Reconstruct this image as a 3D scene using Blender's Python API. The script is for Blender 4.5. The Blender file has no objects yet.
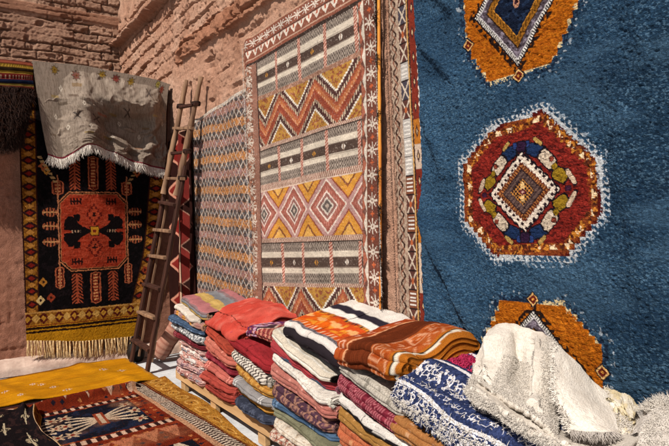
import bpy, math, random
import numpy as np
from math import sin, cos, pi, radians, sqrt, atan2
random.seed(7); RNG = np.random.default_rng(7)
SC = bpy.context.scene
COL = SC.collection

# ------------------------------------------------------------------ camera
PW, PH = 669., 446.
FPX = 569.
YAW, PITCH, ROLL, CAMH = radians(33.3), radians(0.6), radians(1.6), 1.4
Fv = np.array([sin(YAW)*cos(PITCH), cos(YAW)*cos(PITCH), sin(PITCH)])
R0 = np.array([cos(YAW), -sin(YAW), 0.]); U0 = np.cross(R0, Fv)
Rv = R0*cos(ROLL)-U0*sin(ROLL); Uv = U0*cos(ROLL)+R0*sin(ROLL)
CP = np.array([0, 0, CAMH])
from mathutils import Matrix, Vector
cam = bpy.data.cameras.new('camera'); co = bpy.data.objects.new('camera', cam); COL.objects.link(co)
M = Matrix(((Rv[0], Uv[0], -Fv[0], 0), (Rv[1], Uv[1], -Fv[1], 0), (Rv[2], Uv[2], -Fv[2], CAMH), (0, 0, 0, 1)))
co.matrix_world = M
cam.sensor_width = 36; cam.lens = FPX/PW*36; cam.clip_end = 400; cam.clip_start = .05
SC.camera = co

# ------------------------------------------------------------------ light
SUNX, SUNY = .85, .40           # horizontal travel of the light per metre of drop
elev = math.atan(1/sqrt(SUNX**2+SUNY**2))
w = bpy.data.worlds.new('World'); SC.world = w; w.use_nodes = True
nt = w.node_tree; nt.nodes.clear()
sky = nt.nodes.new('ShaderNodeTexSky'); sky.sky_type = 'NISHITA'; sky.sun_disc = False
sky.sun_elevation = elev; sky.sun_rotation = math.atan2(-SUNX, -SUNY); sky.air_density = 1.0; sky.dust_density = 2.0
bg = nt.nodes.new('ShaderNodeBackground'); bg.inputs[1].default_value = .05
wo = nt.nodes.new('ShaderNodeOutputWorld')
nt.links.new(sky.outputs[0], bg.inputs[0]); nt.links.new(bg.outputs[0], wo.inputs[0])
sl = bpy.data.lights.new('sun', 'SUN'); sl.energy = 5.0; sl.angle = radians(.5); sl.color = (1, .93, .83)
so = bpy.data.objects.new('sun', sl); COL.objects.link(so)
so.rotation_euler = Vector((SUNX, SUNY, -1)).to_track_quat('-Z', 'Y').to_euler()
so.location = (-4, -2, 8)
SC.view_settings.view_transform = 'Standard'; SC.view_settings.look = 'None'
SC.view_settings.exposure = 0.3; SC.view_settings.gamma = 1.0

# ------------------------------------------------------------------ measuring: picture point -> point on a real plane
def ray(x, y): return Fv+Rv*(x-334.5)/FPX-Uv*(y-223.)/FPX
def hitx(x, y, X): r = ray(x, y); return CP+r*((X-CP[0])/r[0])
def hity(x, y, Y): r = ray(x, y); return CP+r*((Y-CP[1])/r[1])
def hitz(x, y, Z=0.): r = ray(x, y); return CP+r*((Z-CP[2])/r[2])

# ------------------------------------------------------------------ colour + noise
def C(h):
    h = h.lstrip('#'); v = np.array([int(h[i:i+2], 16)/255. for i in (0, 2, 4)])
    return np.where(v <= .04045, v/12.92, ((v+.055)/1.055)**2.4)
def _h(ix, iy, s):
    n = (ix.astype(np.int64)*374761393+iy.astype(np.int64)*668265263+s*1442695041) & 0xffffffff
    n = ((n ^ (n >> 13))*1274126177) & 0xffffffff
    n = (n ^ (n >> 16)) & 0xffffffff
    return n/4294967295.
def vn(x, y, s=0):
    x = np.asarray(x, float); y = np.asarray(y, float); x, y = np.broadcast_arrays(x, y)
    ix = np.floor(x); iy = np.floor(y); fx = x-ix; fy = y-iy
    fx = fx*fx*(3-2*fx); fy = fy*fy*(3-2*fy)
    a = _h(ix, iy, s); b = _h(ix+1, iy, s); c = _h(ix, iy+1, s); d = _h(ix+1, iy+1, s)
    return (a+(b-a)*fx)*(1-fy)+(c+(d-c)*fx)*fy
def fbm(x, y, s=0, o=4):
    t = 0; a = .5; n = 0
    for k in range(o): t = t+a*vn(np.asarray(x)*2**k, np.asarray(y)*2**k, s+k*17); n += a; a *= .5
    return t/n
def cell(x, y, s=0): return _h(np.floor(x), np.floor(y), s)
def sm(e0, e1, x): t = np.clip((x-e0)/(e1-e0), 0, 1); return t*t*(3-2*t)
def tri(x): return np.abs((x % 1.)-.5)*2      # 1 at integers, 0 at halves
def fr(x): return x-np.floor(x)
class Pat:                                      # a knotted picture: an array of colours painted by masks
    def __init__(s, shape, c): s.a = np.zeros(tuple(shape)+(3,)); s.a[...] = C(c)
    def p(s, m, c, op=1.):
        c = C(c) if isinstance(c, str) else c
        m = np.asarray(m); m = (m.astype(float)*op)[..., None]; s.a = s.a*(1-m)+c*m; return s
    def mul(s, f): s.a = s.a*np.asarray(f)[..., None]; return s
def stamp(P, Q, rows, seedmask=None):           # bitmap sampled at local coordinates 0..1
    B = np.array([[ord(ch) for ch in r] for r in rows]); n, m = B.shape
    i = np.clip((Q*n).astype(int), 0, n-1); j = np.clip((P*m).astype(int), 0, m-1)
    ok = (P >= 0) & (P < 1) & (Q >= 0) & (Q < 1)
    return np.where(ok, B[i, j], ord('.'))
def sdpoly(x, y, pts):                          # signed distance, negative inside
    d = np.full(x.shape, 1e9); ins = np.zeros(x.shape, bool); n = len(pts)
    for k in range(n):
        x0, y0 = pts[k]; x1, y1 = pts[(k+1) % n]; ex, ey = x1-x0, y1-y0
        wx, wy = x-x0, y-y0; t = np.clip((wx*ex+wy*ey)/(ex*ex+ey*ey), 0, 1)
        d = np.minimum(d, (wx-ex*t)**2+(wy-ey*t)**2)
        c = ((y0 > y) != (y1 > y)) & (x < (x1-x0)*(y-y0)/((y1-y0) if y1 != y0 else 1e-9)+x0)
        ins ^= c
    return np.sqrt(d)*np.where(ins, -1, 1)

# ------------------------------------------------------------------ materials
def newmat(name):
    m = bpy.data.materials.new(name); m.use_nodes = True
    n = m.node_tree.nodes; b = n['Principled BSDF']; return m, m.node_tree, n, b
def mixmul(nt, a, b, fac=1.):
    x = nt.nodes.new('ShaderNodeMix'); x.data_type = 'RGBA'; x.blend_type = 'MULTIPLY'; x.inputs[0].default_value = fac
    nt.links.new(a, x.inputs[6]); nt.links.new(b, x.inputs[7]); return x.outputs[2]
def ramp(nt, src, stops):
    r = nt.nodes.new('ShaderNodeValToRGB'); e = r.color_ramp.elements
    while len(e) < len(stops): e.new(.5)
    for k, (p, c) in enumerate(stops): e[k].position = p; e[k].color = tuple(c)+(1,) if len(c) == 3 else c
    nt.links.new(src, r.inputs[0]); return r.outputs[0]
def noise(nt, vec, scale, detail=3, rough=.6):
    n = nt.nodes.new('ShaderNodeTexNoise'); n.inputs['Scale'].default_value = scale
    n.inputs['Detail'].default_value = detail; n.inputs['Roughness'].default_value = rough
    if vec is not None: nt.links.new(vec, n.inputs['Vector'])
    return n.outputs[0]
def objco(nt, scale=(1, 1, 1), rot=(0, 0, 0)):
    t = nt.nodes.new('ShaderNodeTexCoord'); m = nt.nodes.new('ShaderNodeMapping')
    m.inputs['Scale'].default_value = scale; m.inputs['Rotation'].default_value = rot
    nt.links.new(t.outputs['Object'], m.inputs[0]); return m.outputs[0]
def bump(nt, b, h, dist, strength=1.):
    k = nt.nodes.new('ShaderNodeBump'); k.inputs['Distance'].default_value = dist; k.inputs['Strength'].default_value = strength
    nt.links.new(h, k.inputs['Height']); nt.links.new(k.outputs[0], b.inputs['Normal'])
def G(v): return (v, v, v)
def cloth_mat(name, wscale=(1, 1, 1), sc=260, lo=.62, hi=1.18, dist=.004, mott=.12, sheen=.0, vein=None):
    m, nt, n, b = newmat(name)
    at = n.new('ShaderNodeAttribute'); at.attribute_name = 'knot'
    v = objco(nt, wscale); v1 = objco(nt)
    n1 = noise(nt, v, sc, 2, .7); n2 = noise(nt, v1, 7, 4, .6)
    c = mixmul(nt, at.outputs['Color'], ramp(nt, n1, [(.3, G(lo)), (.7, G(hi))]))
    c = mixmul(nt, c, ramp(nt, n2, [(.25, G(1-mott)), (.75, G(1+mott))]))
    nt.links.new(c, b.inputs['Base Color'])
    b.inputs['Roughness'].default_value = .95; b.inputs['Specular IOR Level'].default_value = .05
    b.inputs['Sheen Weight'].default_value = sheen; b.inputs['Sheen Roughness'].default_value = .5
    bump(nt, b, n1, dist); return m
MAT = {}
MAT['kilim'] = cloth_mat('flat_weave_wool', (1, 1, 1.6), 230, .62, 1.24, .008, .16)
MAT['pile'] = cloth_mat('knotted_wool_pile', (1, .5, 1.3), 190, .42, 1.38, .014, .1, 0)
MAT['blue'] = cloth_mat('indigo_wool_pile', (1, .45, 1.5), 210, .45, 1.45, .012, .16, 0)
MAT['blanket'] = cloth_mat('woven_blanket', (1, .6, 1.6), 240, .62, 1.2, .009, .16, 0)
MAT['smooth'] = cloth_mat('felted_white_wool', (1, 1, 1.2), 160, .82, 1.08, .004, .08, 0)
MAT['boucle'] = cloth_mat('looped_wool', (1, 1, 1), 95, .55, 1.2, .012, .08, 0)
def flatmat(name, c1, c2, scale=20, wscale=(1, 1, 1), rough=.9, dist=.003, det=5, spec=.2):
    m, nt, n, b = newmat(name); v = objco(nt, wscale); n1 = noise(nt, v, scale, det, .65)
    c = ramp(nt, n1, [(.3, C(c1)), (.7, C(c2))]); nt.links.new(c, b.inputs['Base Color'])
    b.inputs['Roughness'].default_value = rough; b.inputs['Specular IOR Level'].default_value = spec
    bump(nt, b, n1, dist); return m
MAT['yarn_white'] = flatmat('white_yarn', '#c6bdb3', '#ded7ce', 60)
MAT['yarn_cream'] = flatmat('cream_yarn', '#b08a55', '#e6cfa4', 50)
MAT['yarn_dark'] = flatmat('dark_yarn', '#1a0f0c', '#3a251d', 50)
MAT['wood_dark'] = flatmat('dark_worn_wood', '#22120d', '#4a2c22', 14, (1, 1, .08), .75, .004)
MAT['wood_pale'] = flatmat('bleached_wood', '#4a3226', '#94745a', 16, (1, 1, .1), .8, .004)
MAT['wood_bench'] = flatmat('raw_pine_boards', '#94704a', '#c6a276', 10, (1, .08, 1), .7, .003)
MAT['bamboo'] = flatmat('yellow_cane', '#b5692a', '#e0993f', 9, (1, 1, .3), .55, .002)
MAT['mattdark'] = flatmat('black_plastic', '#0d0b0a', '#1c1714', 20, rough=.6)

def adobe_mat(name, base, light, dark, red):
    m, nt, n, b = newmat(name); v = objco(nt)
    at = n.new('ShaderNodeAttribute'); at.attribute_name = 'knot'
    a = noise(nt, v, 1.6, 5, .6); d = noise(nt, v, 26, 5, .7); g = noise(nt, v, 120, 3, .7)
    c = ramp(nt, a, [(.3, C(dark)), (.5, C(base)), (.68, C(light)), (.85, C(red))])
    c = mixmul(nt, c, ramp(nt, d, [(.3, G(.72)), (.6, G(1.05))]))
    c = mixmul(nt, c, ramp(nt, g, [(.3, G(.8)), (.65, G(1.08))]))
    c = mixmul(nt, c, at.outputs['Color'])
    vo = nt.nodes.new('ShaderNodeTexVoronoi'); vo.inputs['Scale'].default_value = 34; nt.links.new(v, vo.inputs['Vector'])
    c = mixmul(nt, c, ramp(nt, vo.outputs['Distance'], [(.05, G(.72)), (.16, G(1.))]), .7)
    nt.links.new(c, b.inputs['Base Color']); b.inputs['Roughness'].default_value = .97; b.inputs['Specular IOR Level'].default_value = .1
    x = nt.nodes.new('ShaderNodeMath'); x.operation = 'ADD'; nt.links.new(d, x.inputs[0]); nt.links.new(g, x.inputs[1])
    bump(nt, b, x.outputs[0], .022); return m
MAT['adobe'] = adobe_mat('pink_adobe', '#c79a82', '#d6ae97', '#b3846c', '#bb8870')
MAT['adobe_brown'] = adobe_mat('brown_adobe', '#b28c76', '#c09b84', '#9c7662', '#a77f69')
MAT['render'] = adobe_mat('brown_mud_plaster', '#ad7b66', '#bb8a75', '#9c6c58', '#a36f5b')
MAT['limewash'] = flatmat('limewashed_plaster', '#9c8276', '#c9b4a6', 9, rough=.95, dist=.01)

# ------------------------------------------------------------------ mesh builders
def link(name, me, mat=None, parent=None):
    o = bpy.data.objects.new(name, me); COL.objects.link(o)
    if mat is not None and me is not None: me.materials.append(mat)
    if parent is not None: o.parent = parent
    return o
def tag(o, label=None, cat=None, group=None, kind=None):
    if label: o['label'] = label
    if cat: o['category'] = cat
    if group: o['group'] = group
    if kind: o['kind'] = kind
    return o
def empty(name, loc=(0, 0, 0)):
    o = bpy.data.objects.new(name, None); COL.objects.link(o); o.location = loc; return o
def mesh_np(name, V, Fq, cols=None, smooth=True):
    me = bpy.data.meshes.new(name); V = np.ascontiguousarray(V.reshape(-1, 3), dtype=np.float32)
    Fq = np.ascontiguousarray(Fq.reshape(-1, 4), dtype=np.int32); nf = len(Fq)
    me.vertices.add(len(V)); me.vertices.foreach_set('co', V.ravel())
    me.loops.add(nf*4); me.loops.foreach_set('vertex_index', Fq.ravel())
    me.polygons.add(nf); me.polygons.foreach_set('loop_start', np.arange(0, nf*4, 4, dtype=np.int32))
    me.polygons.foreach_set('use_smooth', np.full(nf, smooth))
    me.update(calc_edges=True)
    if cols is not None:
        at = me.color_attributes.new('knot', 'FLOAT_COLOR', 'POINT')
        c = np.ones((len(V), 4), np.float32); c[:, :3] = np.clip(cols.reshape(-1, 3), 0, 1); at.data.foreach_set('color', c.ravel())
    return me
def gridfaces(n, m, off=0, flip=False):
    i = np.arange(n*m).reshape(n, m)+off
    f = np.stack([i[:-1, :-1], i[1:, :-1], i[1:, 1:], i[:-1, 1:]], -1).reshape(-1, 4)
    return f[:, ::-1] if flip else f
def sheet(name, P, cols, mat, th=0., parent=None, back=None, smooth=True):
    """P n x m x 3 surface; a second skin th behind it (along the averaged normal) closed round the rim"""
    n, m = P.shape[:2]
    if th <= 0: return link(name, mesh_np(name, P, gridfaces(n, m), cols, smooth), mat, parent)
    du = np.gradient(P, axis=1); dv = np.gradient(P, axis=0); N = np.cross(dv, du)
    N /= np.linalg.norm(N, axis=-1, keepdims=True)+1e-9
    B = P-N*th
    V = np.concatenate([P.reshape(-1, 3), B.reshape(-1, 3)])
    i = np.arange(n*m).reshape(n, m); k = n*m
    f = [gridfaces(n, m, 0, False), gridfaces(n, m, k, True)]
    rim = np.concatenate([i[0, :], i[1:, -1], i[-1, :-1][::-1], i[:-1, 0][::-1]]); r2 = np.roll(rim, -1)
    f.append(np.stack([rim, r2, r2+k, rim+k], -1))
    cc = None
    if cols is not None: cc = np.concatenate([cols.reshape(-1, 3), (cols if back is None else np.broadcast_to(back, cols.shape)).reshape(-1, 3)])
    return link(name, mesh_np(name, V, np.concatenate(f), cc, smooth), mat, parent)
def cr(P, n):                                   # Catmull-Rom resample along axis 0 to n rows
    P = np.asarray(P, float); k = len(P); t = np.linspace(0, k-1, n); i = np.clip(t.astype(int), 0, k-2); f = t-i
    E = np.concatenate([2*P[:1]-P[1:2], P, 2*P[-1:]-P[-2:-1]]); sh = (n,)+(1,)*(P.ndim-1); f = f.reshape(sh)
    a, b, c, d = E[i], E[i+1], E[i+2], E[i+3]
    return .5*((2*b)+(c-a)*f+(2*a-5*b+4*c-d)*f*f+(3*b-a-3*c+d)*f**3)
def patch(ctrl, n, m):                          # ctrl rows x cols x 3 -> smooth n x m surface
    A = cr(np.asarray(ctrl, float), n); return np.swapaxes(cr(np.swapaxes(A, 0, 1), m), 0, 1)
def tube(P, r, k=6):
    P = np.asarray(P, float); n = len(P); r = np.broadcast_to(r, (n,))
    T = np.gradient(P, axis=0); T /= np.linalg.norm(T, axis=1, keepdims=True)+1e-9
    a = np.where(np.abs(T[:, 2:3]) < .9, np.array([[0, 0, 1.]]), np.array([[1., 0, 0]]))
    A = np.cross(T, a); A /= np.linalg.norm(A, axis=1, keepdims=True); B = np.cross(T, A)
    th = np.linspace(0, 2*pi, k, endpoint=False)
    V = P[:, None]+r[:, None, None]*(A[:, None]*np.cos(th)[None, :, None]+B[:, None]*np.sin(th)[None, :, None])
    i = np.arange(n*k).reshape(n, k); j = np.roll(i, -1, axis=1)
    f = np.stack([i[:-1], j[:-1], j[1:], i[1:]], -1).reshape(-1, 4); return V.reshape(-1, 3), f
class MB:
    def __init__(s): s.V = []; s.F = []; s.n = 0
    def add(s, V, F): s.V.append(np.asarray(V, float).reshape(-1, 3)); s.F.append(np.asarray(F)+s.n); s.n += len(s.V[-1]); return s
    def tube(s, P, r, k=6, cap=True):
        V, F = tube(P, r, k); n = len(P)
        if cap:
            for q in (0, n-1):
                c = V[q*k:(q+1)*k]; ctr = c.mean(0); V = np.concatenate([V, [ctr]]); ci = len(V)-1
                a = np.arange(k)+q*k; b = np.roll(a, -1)
                F = np.concatenate([F, np.stack([a[::2], b[::2], np.roll(b, -1)[::2], np.full(len(a[::2]), ci)], -1)]) if k % 2 == 0 else F
        return s.add(V, F)
    def board(s, a, b, w, t, up=(0, 0, 1), jit=0.):      # a bar of section w (across) x t (along up), softened edges
        a = np.array(a, float); b = np.array(b, float); d = b-a; L = np.linalg.norm(d); d /= L
        up = np.array(up, float); sd = np.cross(d, up); sd /= np.linalg.norm(sd); up = np.cross(sd, d)
        e = min(w, t)*.14
        sec = [(-w/2+e, -t/2), (w/2-e, -t/2), (w/2, -t/2+e), (w/2, t/2-e), (w/2-e, t/2), (-w/2+e, t/2), (-w/2, t/2-e), (-w/2, -t/2+e)]
        n = max(2, int(L/.12)+1); P = []
        for q in range(n):
            c = a+d*L*q/(n-1); j = RNG.normal(0, jit, 2) if jit else (0, 0)
            sc = 1+(RNG.normal(0, .03) if jit else 0)
            P.append([c+sd*(x*sc+j[0])+up*(y*sc+j[1]) for x, y in sec])
        P = np.array(P); i = np.arange(n*8).reshape(n, 8); j2 = np.roll(i, -1, axis=1)
        F = np.stack([i[:-1], j2[:-1], j2[1:], i[1:]], -1).reshape(-1, 4)
        for r in (i[0], i[-1]): F = np.concatenate([F, [[r[0], r[1], r[2], r[3]], [r[0], r[3], r[4], r[7]], [r[4], r[5], r[6], r[7]]]])
        return s.add(P, F)
    def build(s, name, mat, parent=None, smooth=False):
        return link(name, mesh_np(name, np.concatenate(s.V), np.concatenate(s.F), None, smooth), mat, parent)
def strands(name, base, dirs, length, r, mat, parent=None, seg=4, wav=.3, droop=0., lj=.35):
    base = np.asarray(base, float); dirs = np.asarray(dirs, float); N = len(base); mb = MB()
    dirs = dirs/(np.linalg.norm(dirs, axis=1, keepdims=True)+1e-9)
    L = length*(1+RNG.uniform(-lj, lj, N)); P = np.zeros((N, seg, 3)); P[:, 0] = base; d = dirs.copy()
    for q in range(1, seg):
        d = d+RNG.normal(0, wav, (N, 3)); d[:, 2] -= droop; d /= np.linalg.norm(d, axis=1, keepdims=True)
        P[:, q] = P[:, q-1]+d*(L/(seg-1))[:, None]
    rr = r*(1-.75*np.linspace(0, 1, seg)**1.5)
    a = np.cross(dirs, np.array([.3, .5, .81])); a /= np.linalg.norm(a, axis=1, keepdims=True)+1e-9; b = np.cross(dirs, a)
    th = np.array([0, 2.09, 4.19])
    ring = a[:, None, None]*np.cos(th)[None, None, :, None]+b[:, None, None]*np.sin(th)[None, None, :, None]
    V = P[:, :, None]+ring*rr[None, :, None, None]
    i = np.arange(seg*3).reshape(seg, 3); j = np.roll(i, -1, axis=1); f = np.stack([i[:-1], j[:-1], j[1:], i[1:]], -1).reshape(-1, 4)
    F = (f[None]+(np.arange(N)*seg*3)[:, None, None]).reshape(-1, 4)
    return link(name, mesh_np(name, V, F, None, True), mat, parent)

# ================================================================== SETTING
X0 = 2.12; YL = 6.76; YB = 9.2
# ground
m, nt, n, b = newmat('pale_concrete'); v = objco(nt)
c = ramp(nt, noise(nt, v, 2.6, 8, .7), [(.3, C('#8f939b')), (.47, C('#b3b5b9')), (.62, C('#c9c9ca')), (.8, C('#b8aca0'))])
c = mixmul(nt, c, ramp(nt, noise(nt, v, 60, 4, .7), [(.3, G(.85)), (.6, G(1.03))]))
nt.links.new(c, b.inputs['Base Color']); b.inputs['Roughness'].default_value = .85; bump(nt, b, noise(nt, v, 30, 5, .7), .004)
gx = np.concatenate([[-60, -20, -6], np.linspace(-2, 3, 70), [6, 20, 60]]); gy = np.concatenate([[-60, -20, -3], np.linspace(1, 7.5, 90), [12, 25, 60]])
A, B = np.meshgrid(gx, gy); Zg = (fbm(A*1.5, B*1.5, 3)-.5)*.012*((A > -2) & (A < 3) & (B > 1) & (B < 7.5))
tag(sheet('ground', np.stack([A, B, Zg-.008], -1)[:, ::-1], None, m), kind='structure')

def bricks(a, z, L, Hh, seed, jw=.012, depth=.045, fill=.5):
    a = a+(fbm(a*2.2, z*2.2, seed)-.5)*.09; z = z+(fbm(a*1.7+9, z*1.7, seed+1)-.5)*.07+(fbm(a*9, z*9, seed+5)-.5)*.022
    r = np.floor(z/Hh); fz = z/Hh-r; aa = a/L+.5*(r % 2)+.3*_h(r, r*0, seed+3); cidx = np.floor(aa); fa = aa-cidx
    dz = np.minimum(fz, 1-fz)*Hh; da = np.minimum(fa, 1-fa)*L
    rn = _h(cidx, r, seed+9)
    m1 = sm(jw*.45, jw*1.25, dz-jw*.9*(fbm(a*9, z*9, seed+2)-.45)); m2 = sm(jw*.3, jw*1.1, da-jw*.8*(fbm(a*9, z*9, seed+22)-.45))
    er = sm(fill-.05, fill+.07, fbm(a*2.6, z*3.4, seed+4))      # 1 = joint open, 0 = joint pointed flush
    j = (1-m1)*(.12+.88*er)+(1-m2)*er*.55; j = np.clip(j, 0, 1)
    h = -depth*j+(rn-.5)*.034*er
    h += (fbm(a*7, z*7, seed+7)-.5)*.016+(fbm(a*34, z*34, seed+8, 3)-.5)*.020-.02*sm(.64, .72, fbm(a*16, z*16, seed+12, 2))*er
    return h, j, rn
def pits(a, z, k, seed, thr=.8, depth=.03):
    return -depth*sm(thr, thr+.08, fbm(a*k, z*k, seed, 2))

# right-hand (long) adobe wall, plane x = X0, along y
yy = np.concatenate([np.linspace(-6, 1.8, 16), np.linspace(1.9, 3.4, 140)[:-1], np.linspace(3.4, 9.35, 760)])
zz = np.concatenate([np.linspace(-.05, 2.0, 120)[:-1], np.linspace(2.0, 4.7, 360), np.linspace(4.75, 6, 8)])
Yg, Zg = np.meshgrid(yy, zz)
h1, j1, r1 = bricks(Yg, Zg, .46, .175, 11, .017, .10, .36)
def zline(p, q): a = hitx(*p, X0); b_ = hitx(*q, X0); return lambda y: a[2]+(b_[2]-a[2])*(y-a[1])/(b_[1]-a[1])
l1 = zline((165, 1), (110, 57)); l2 = zline((259, 9), (185, 60))
ys = hitx(177, 20, X0)[1]
d1 = Zg-l1(Yg); d2 = Zg-l2(Yg)-(fbm(Yg*3, Zg*0, 5)-.5)*.07
h2, j2, r2 = bricks(Yg+3, Zg, .5, .21, 31, .02, .045, .66)
plaster = (fbm(Yg*1.3, Zg*1.3, 41)-.5)*.07+(fbm(Yg*6, Zg*6, 42)-.5)*.03+(fbm(Yg*25, Zg*25, 44, 3)-.5)*.014
low = sm(.05, -.02, d2)*(Yg < ys+.2)                       # below second ledge: mostly rendered
lowp = sm(3.32, 3.22, Zg)*(Yg >= ys-.2); low = np.maximum(low, lowp)
Hw = h1*(1-low)+(plaster*.6+h2*.6+.035*sm(2.85, 2.65, Yg)-.02*sm(2.65, 2.85, Yg)*(Zg < 2.6))*low
Hw += (.14+.05*(fbm(Yg*6, Zg*6, 78)-.5))*sm(-.012, .008, d1)*sm(.075, .035, d1)*(Yg > ys-.05)                # first ledge
band = sm(-.015, .01, d2)*sm(.24, .17, d2)*(Yg < ys)
Hw += band*(.055+.07*(fbm(Yg*8, Zg*8, 77)-.5))
seam = np.abs(Yg-ys-(fbm(Zg*3, Zg*0, 8)-.5)*.08); Hw -= .03*sm(.03, .0, seam)*(Zg > 3.2)
Hw += pits(Yg, Zg, 14, 51, .70, .02)*(1-.5*low)+pits(Yg, Zg, 5, 55, .76, .05)
Xw = X0-Hw
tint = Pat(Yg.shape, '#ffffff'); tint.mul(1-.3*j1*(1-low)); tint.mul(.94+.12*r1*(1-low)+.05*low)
tint.p(band > .5, C('#e3cbbb'), .8)
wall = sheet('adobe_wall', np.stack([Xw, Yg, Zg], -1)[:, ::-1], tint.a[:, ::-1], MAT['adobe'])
mb = MB(); mb.board((X0+.3, -6, 3), (X0+.3, 9.4, 3), .4, 6.05); mb.build('wall_core', MAT['adobe'], wall)
tag(wall, 'long pinkish adobe brick wall lined with hanging rugs, with rough ledges up high', 'wall')

# far upper wall, plane y = YB
xx = np.concatenate([np.linspace(-7, -1.6, 12), np.linspace(-1.55, 2.13, 320)]); zz = np.concatenate([np.linspace(0, 2.9, 8)[:-1], np.linspace(2.9, 5.3, 240), np.linspace(5.35, 6, 6)])
Xg, Zg = np.meshgrid(xx, zz)
h, j, r = bricks(Xg, Zg+.03, .34, .125, 61, .011, .045, .46)
h += .05*sm(4.12, 4.14, Zg)*sm(4.30, 4.27, Zg)*0+pits(Xg, Zg, 6, 65, .74, .05)
beam = sm(4.64, 4.66, Zg+(fbm(Xg*2, Xg*0, 3)-.5)*.04)*sm(4.80, 4.78, Zg); h = h*(1-.7*beam)+.02*beam
t = Pat(Xg.shape, '#ffffff'); t.mul((1-.35*j)*(.86+.22*r)); t.p(beam > .5, C('#d8b9a8'), .6)
bw = sheet('back_wall', np.stack([Xg, YB-h, Zg], -1), t.a, MAT['adobe_brown'])
mb = MB(); mb.board((-7, YB+.3, 3), (2.4, YB+.3, 3), .4, 6.05); mb.build('wall_core', MAT['adobe_brown'], bw)
tag(bw, 'brown mud brick wall high up at the back, above the grey rug', 'wall')

# low rendered wall, front face y = YL, top about 3.1 m, rounded top edge
zt = 3.16
s = np.concatenate([np.linspace(0, 2.98, 190), 2.98+np.linspace(.02, .3, 14), np.linspace(3.3, 4.2, 10)])
xx = np.concatenate([np.linspace(-7, -1.6, 10), np.linspace(-1.5, 2.2, 240)])
Xg, Sg = np.meshgrid(xx, s)
ang = np.clip((Sg-2.98)/.3, 0, 1)*pi/2; Yp = YL+.18*(1-np.cos(ang))+np.clip(Sg-3.28, 0, 9); Zp = np.minimum(Sg, 2.98)+.18*np.sin(ang)
h, j, r = bricks(Xg, Sg, .52, .26, 91, .02, .02, .56)
h = h*.32+(fbm(Xg*1.1, Sg*1.1, 93)-.5)*.06+(fbm(Xg*18, Sg*18, 94, 3)-.5)*.01
Zp = Zp+np.where(ang > .7, h*1.2, 0)
t = Pat(Xg.shape, '#ffffff'); t.mul(.95+.1*r); lime = sm(.30, .05, Sg+(fbm(Xg*5, Sg*5, 96)-.5)*.3); t.p(lime, C('#ffffff'), .0)
lw = sheet('low_wall', np.stack([Xg, Yp-h, Zp], -1), t.a, MAT['render'])
mb = MB(); mb.board((-7, YL+.85, 1.5), (2.2, YL+.85, 1.5), 1.3, 3.05); mb.build('wall_core', MAT['render'], lw)
xx = np.linspace(-3, 2.15, 200); prof = np.array([(0.02, .16), (-.02, .15), (-.08, .13), (-.125, .08), (-.14, .0)])
Xg, K = np.meshgrid(xx, np.arange(5)); Pp = cr(prof, 14); Xg, K = np.meshgrid(xx, np.arange(14))
nn = (fbm(Xg*4, K*.2, 99)-.5)*.05
plinth = sheet('plinth', np.stack([Xg, YL+Pp[K, 0]-nn, np.maximum(Pp[K, 1]+nn*.7*(K < 12), -.01)], -1)[::-1], None, MAT['limewash'], parent=lw)
tag(lw, 'lower brown mud plastered wall with pale plinth, black tasselled rug hanging on it', 'wall')

# ================================================================== HANGING RUGS
def flake():
    return ['....#....', '.#..#..#.', '..#.#.#..', '...###...', '####.####', '...###...', '..#.#.#..', '.#..#..#.', '....#....']

# --- the big cream and rust kilim -------------------------------------------------
XK = 2.01
rows = [(36, -5, -47), (65, 28, -9), (98, 73, 39), (103, 78, 46), (150, 130, 110), (154, 134, 113), (188, 174, 161), (194, 180, 167),
        (239, 236, 233), (243, 241, 239), (281, 283, 283), (285, 287, 287), (333, 341, 346), (337, 346, 352), (372, 386, 398)]
xs3 = (249, 310, 375)
Ys = np.array([hitx(x, 150, XK)[1] for x in xs3])
rowz = []
for k, r in enumerate(rows): rowz.append([hitx(x, y, XK)[2] for x, y in zip(xs3, r)])
rowz = np.array(rowz)
nr = len(rows); N, Mm = 620, 400
el_ = [hitx(251, 300, XK), hitx(249, 250, XK), hitx(245.5, 150, XK), hitx(242, 60, XK)]; er__ = [hitx(380, 300, XK), hitx(378.5, 250, XK), hitx(376.5, 150, XK), hitx(374.5, 60, XK), hitx(373, 10, XK)]
yl = lambda z: np.interp(z, [p[2] for p in el_], [p[1] for p in el_]); yr = lambda z: np.interp(z, [p[2] for p in er__], [p[1] for p in er__])
vv = np.linspace(0, nr-1, N); 
# even spacing in height along the middle
zm = rowz[:, 1]; zlev = np.linspace(zm[0], zm[-1], N); vv = np.interp(-zlev, -zm, np.arange(nr))
U, V = np.meshgrid(np.linspace(0, 1, Mm), vv)
q = np.array([np.polyfit(Ys, rz, 2) for rz in rowz])       # quadratic across the width
i = np.clip(V.astype(int), 0, nr-2); f = V-i
zmid = np.interp(V, np.arange(nr), zm)
Yk = yl(zmid)*(1-U)+yr(zmid)*U
def qz(k, y): return q[k, 0]*y*y+q[k, 1]*y+q[k, 2]
Zk = qz(i, Yk)*(1-f)+qz(i+1, Yk)*f
_a = hitx(245.5, 150, XK)[1]; _b = hitx(376.5, 150, XK)[1]; xpix = lambda x: (_a-hitx(x, 150, XK)[1])/(_a-_b)
uL, uR = xpix(257.5), xpix(359.5)
W_ = (Yk-yl(zmid))*-1        # metres from left edge
k = Pat(U.shape, '#7d4f40')
fu = (U-uL)/(uR-uL); infield = (fu >= 0) & (fu <= 1)
zone = i
# zone types
bands = (zone == 1) | (zone == 5) | (zone == 9) | (zone == 13)
chev = (zone == 3) | (zone == 11); dia = zone == 7; rope = (zone == 2) | (zone == 4) | (zone == 6) | (zone == 8) | (zone == 10) | (zone == 12)
wob = (fbm(W_*60, V*20, 5, 2)-.5)
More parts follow.
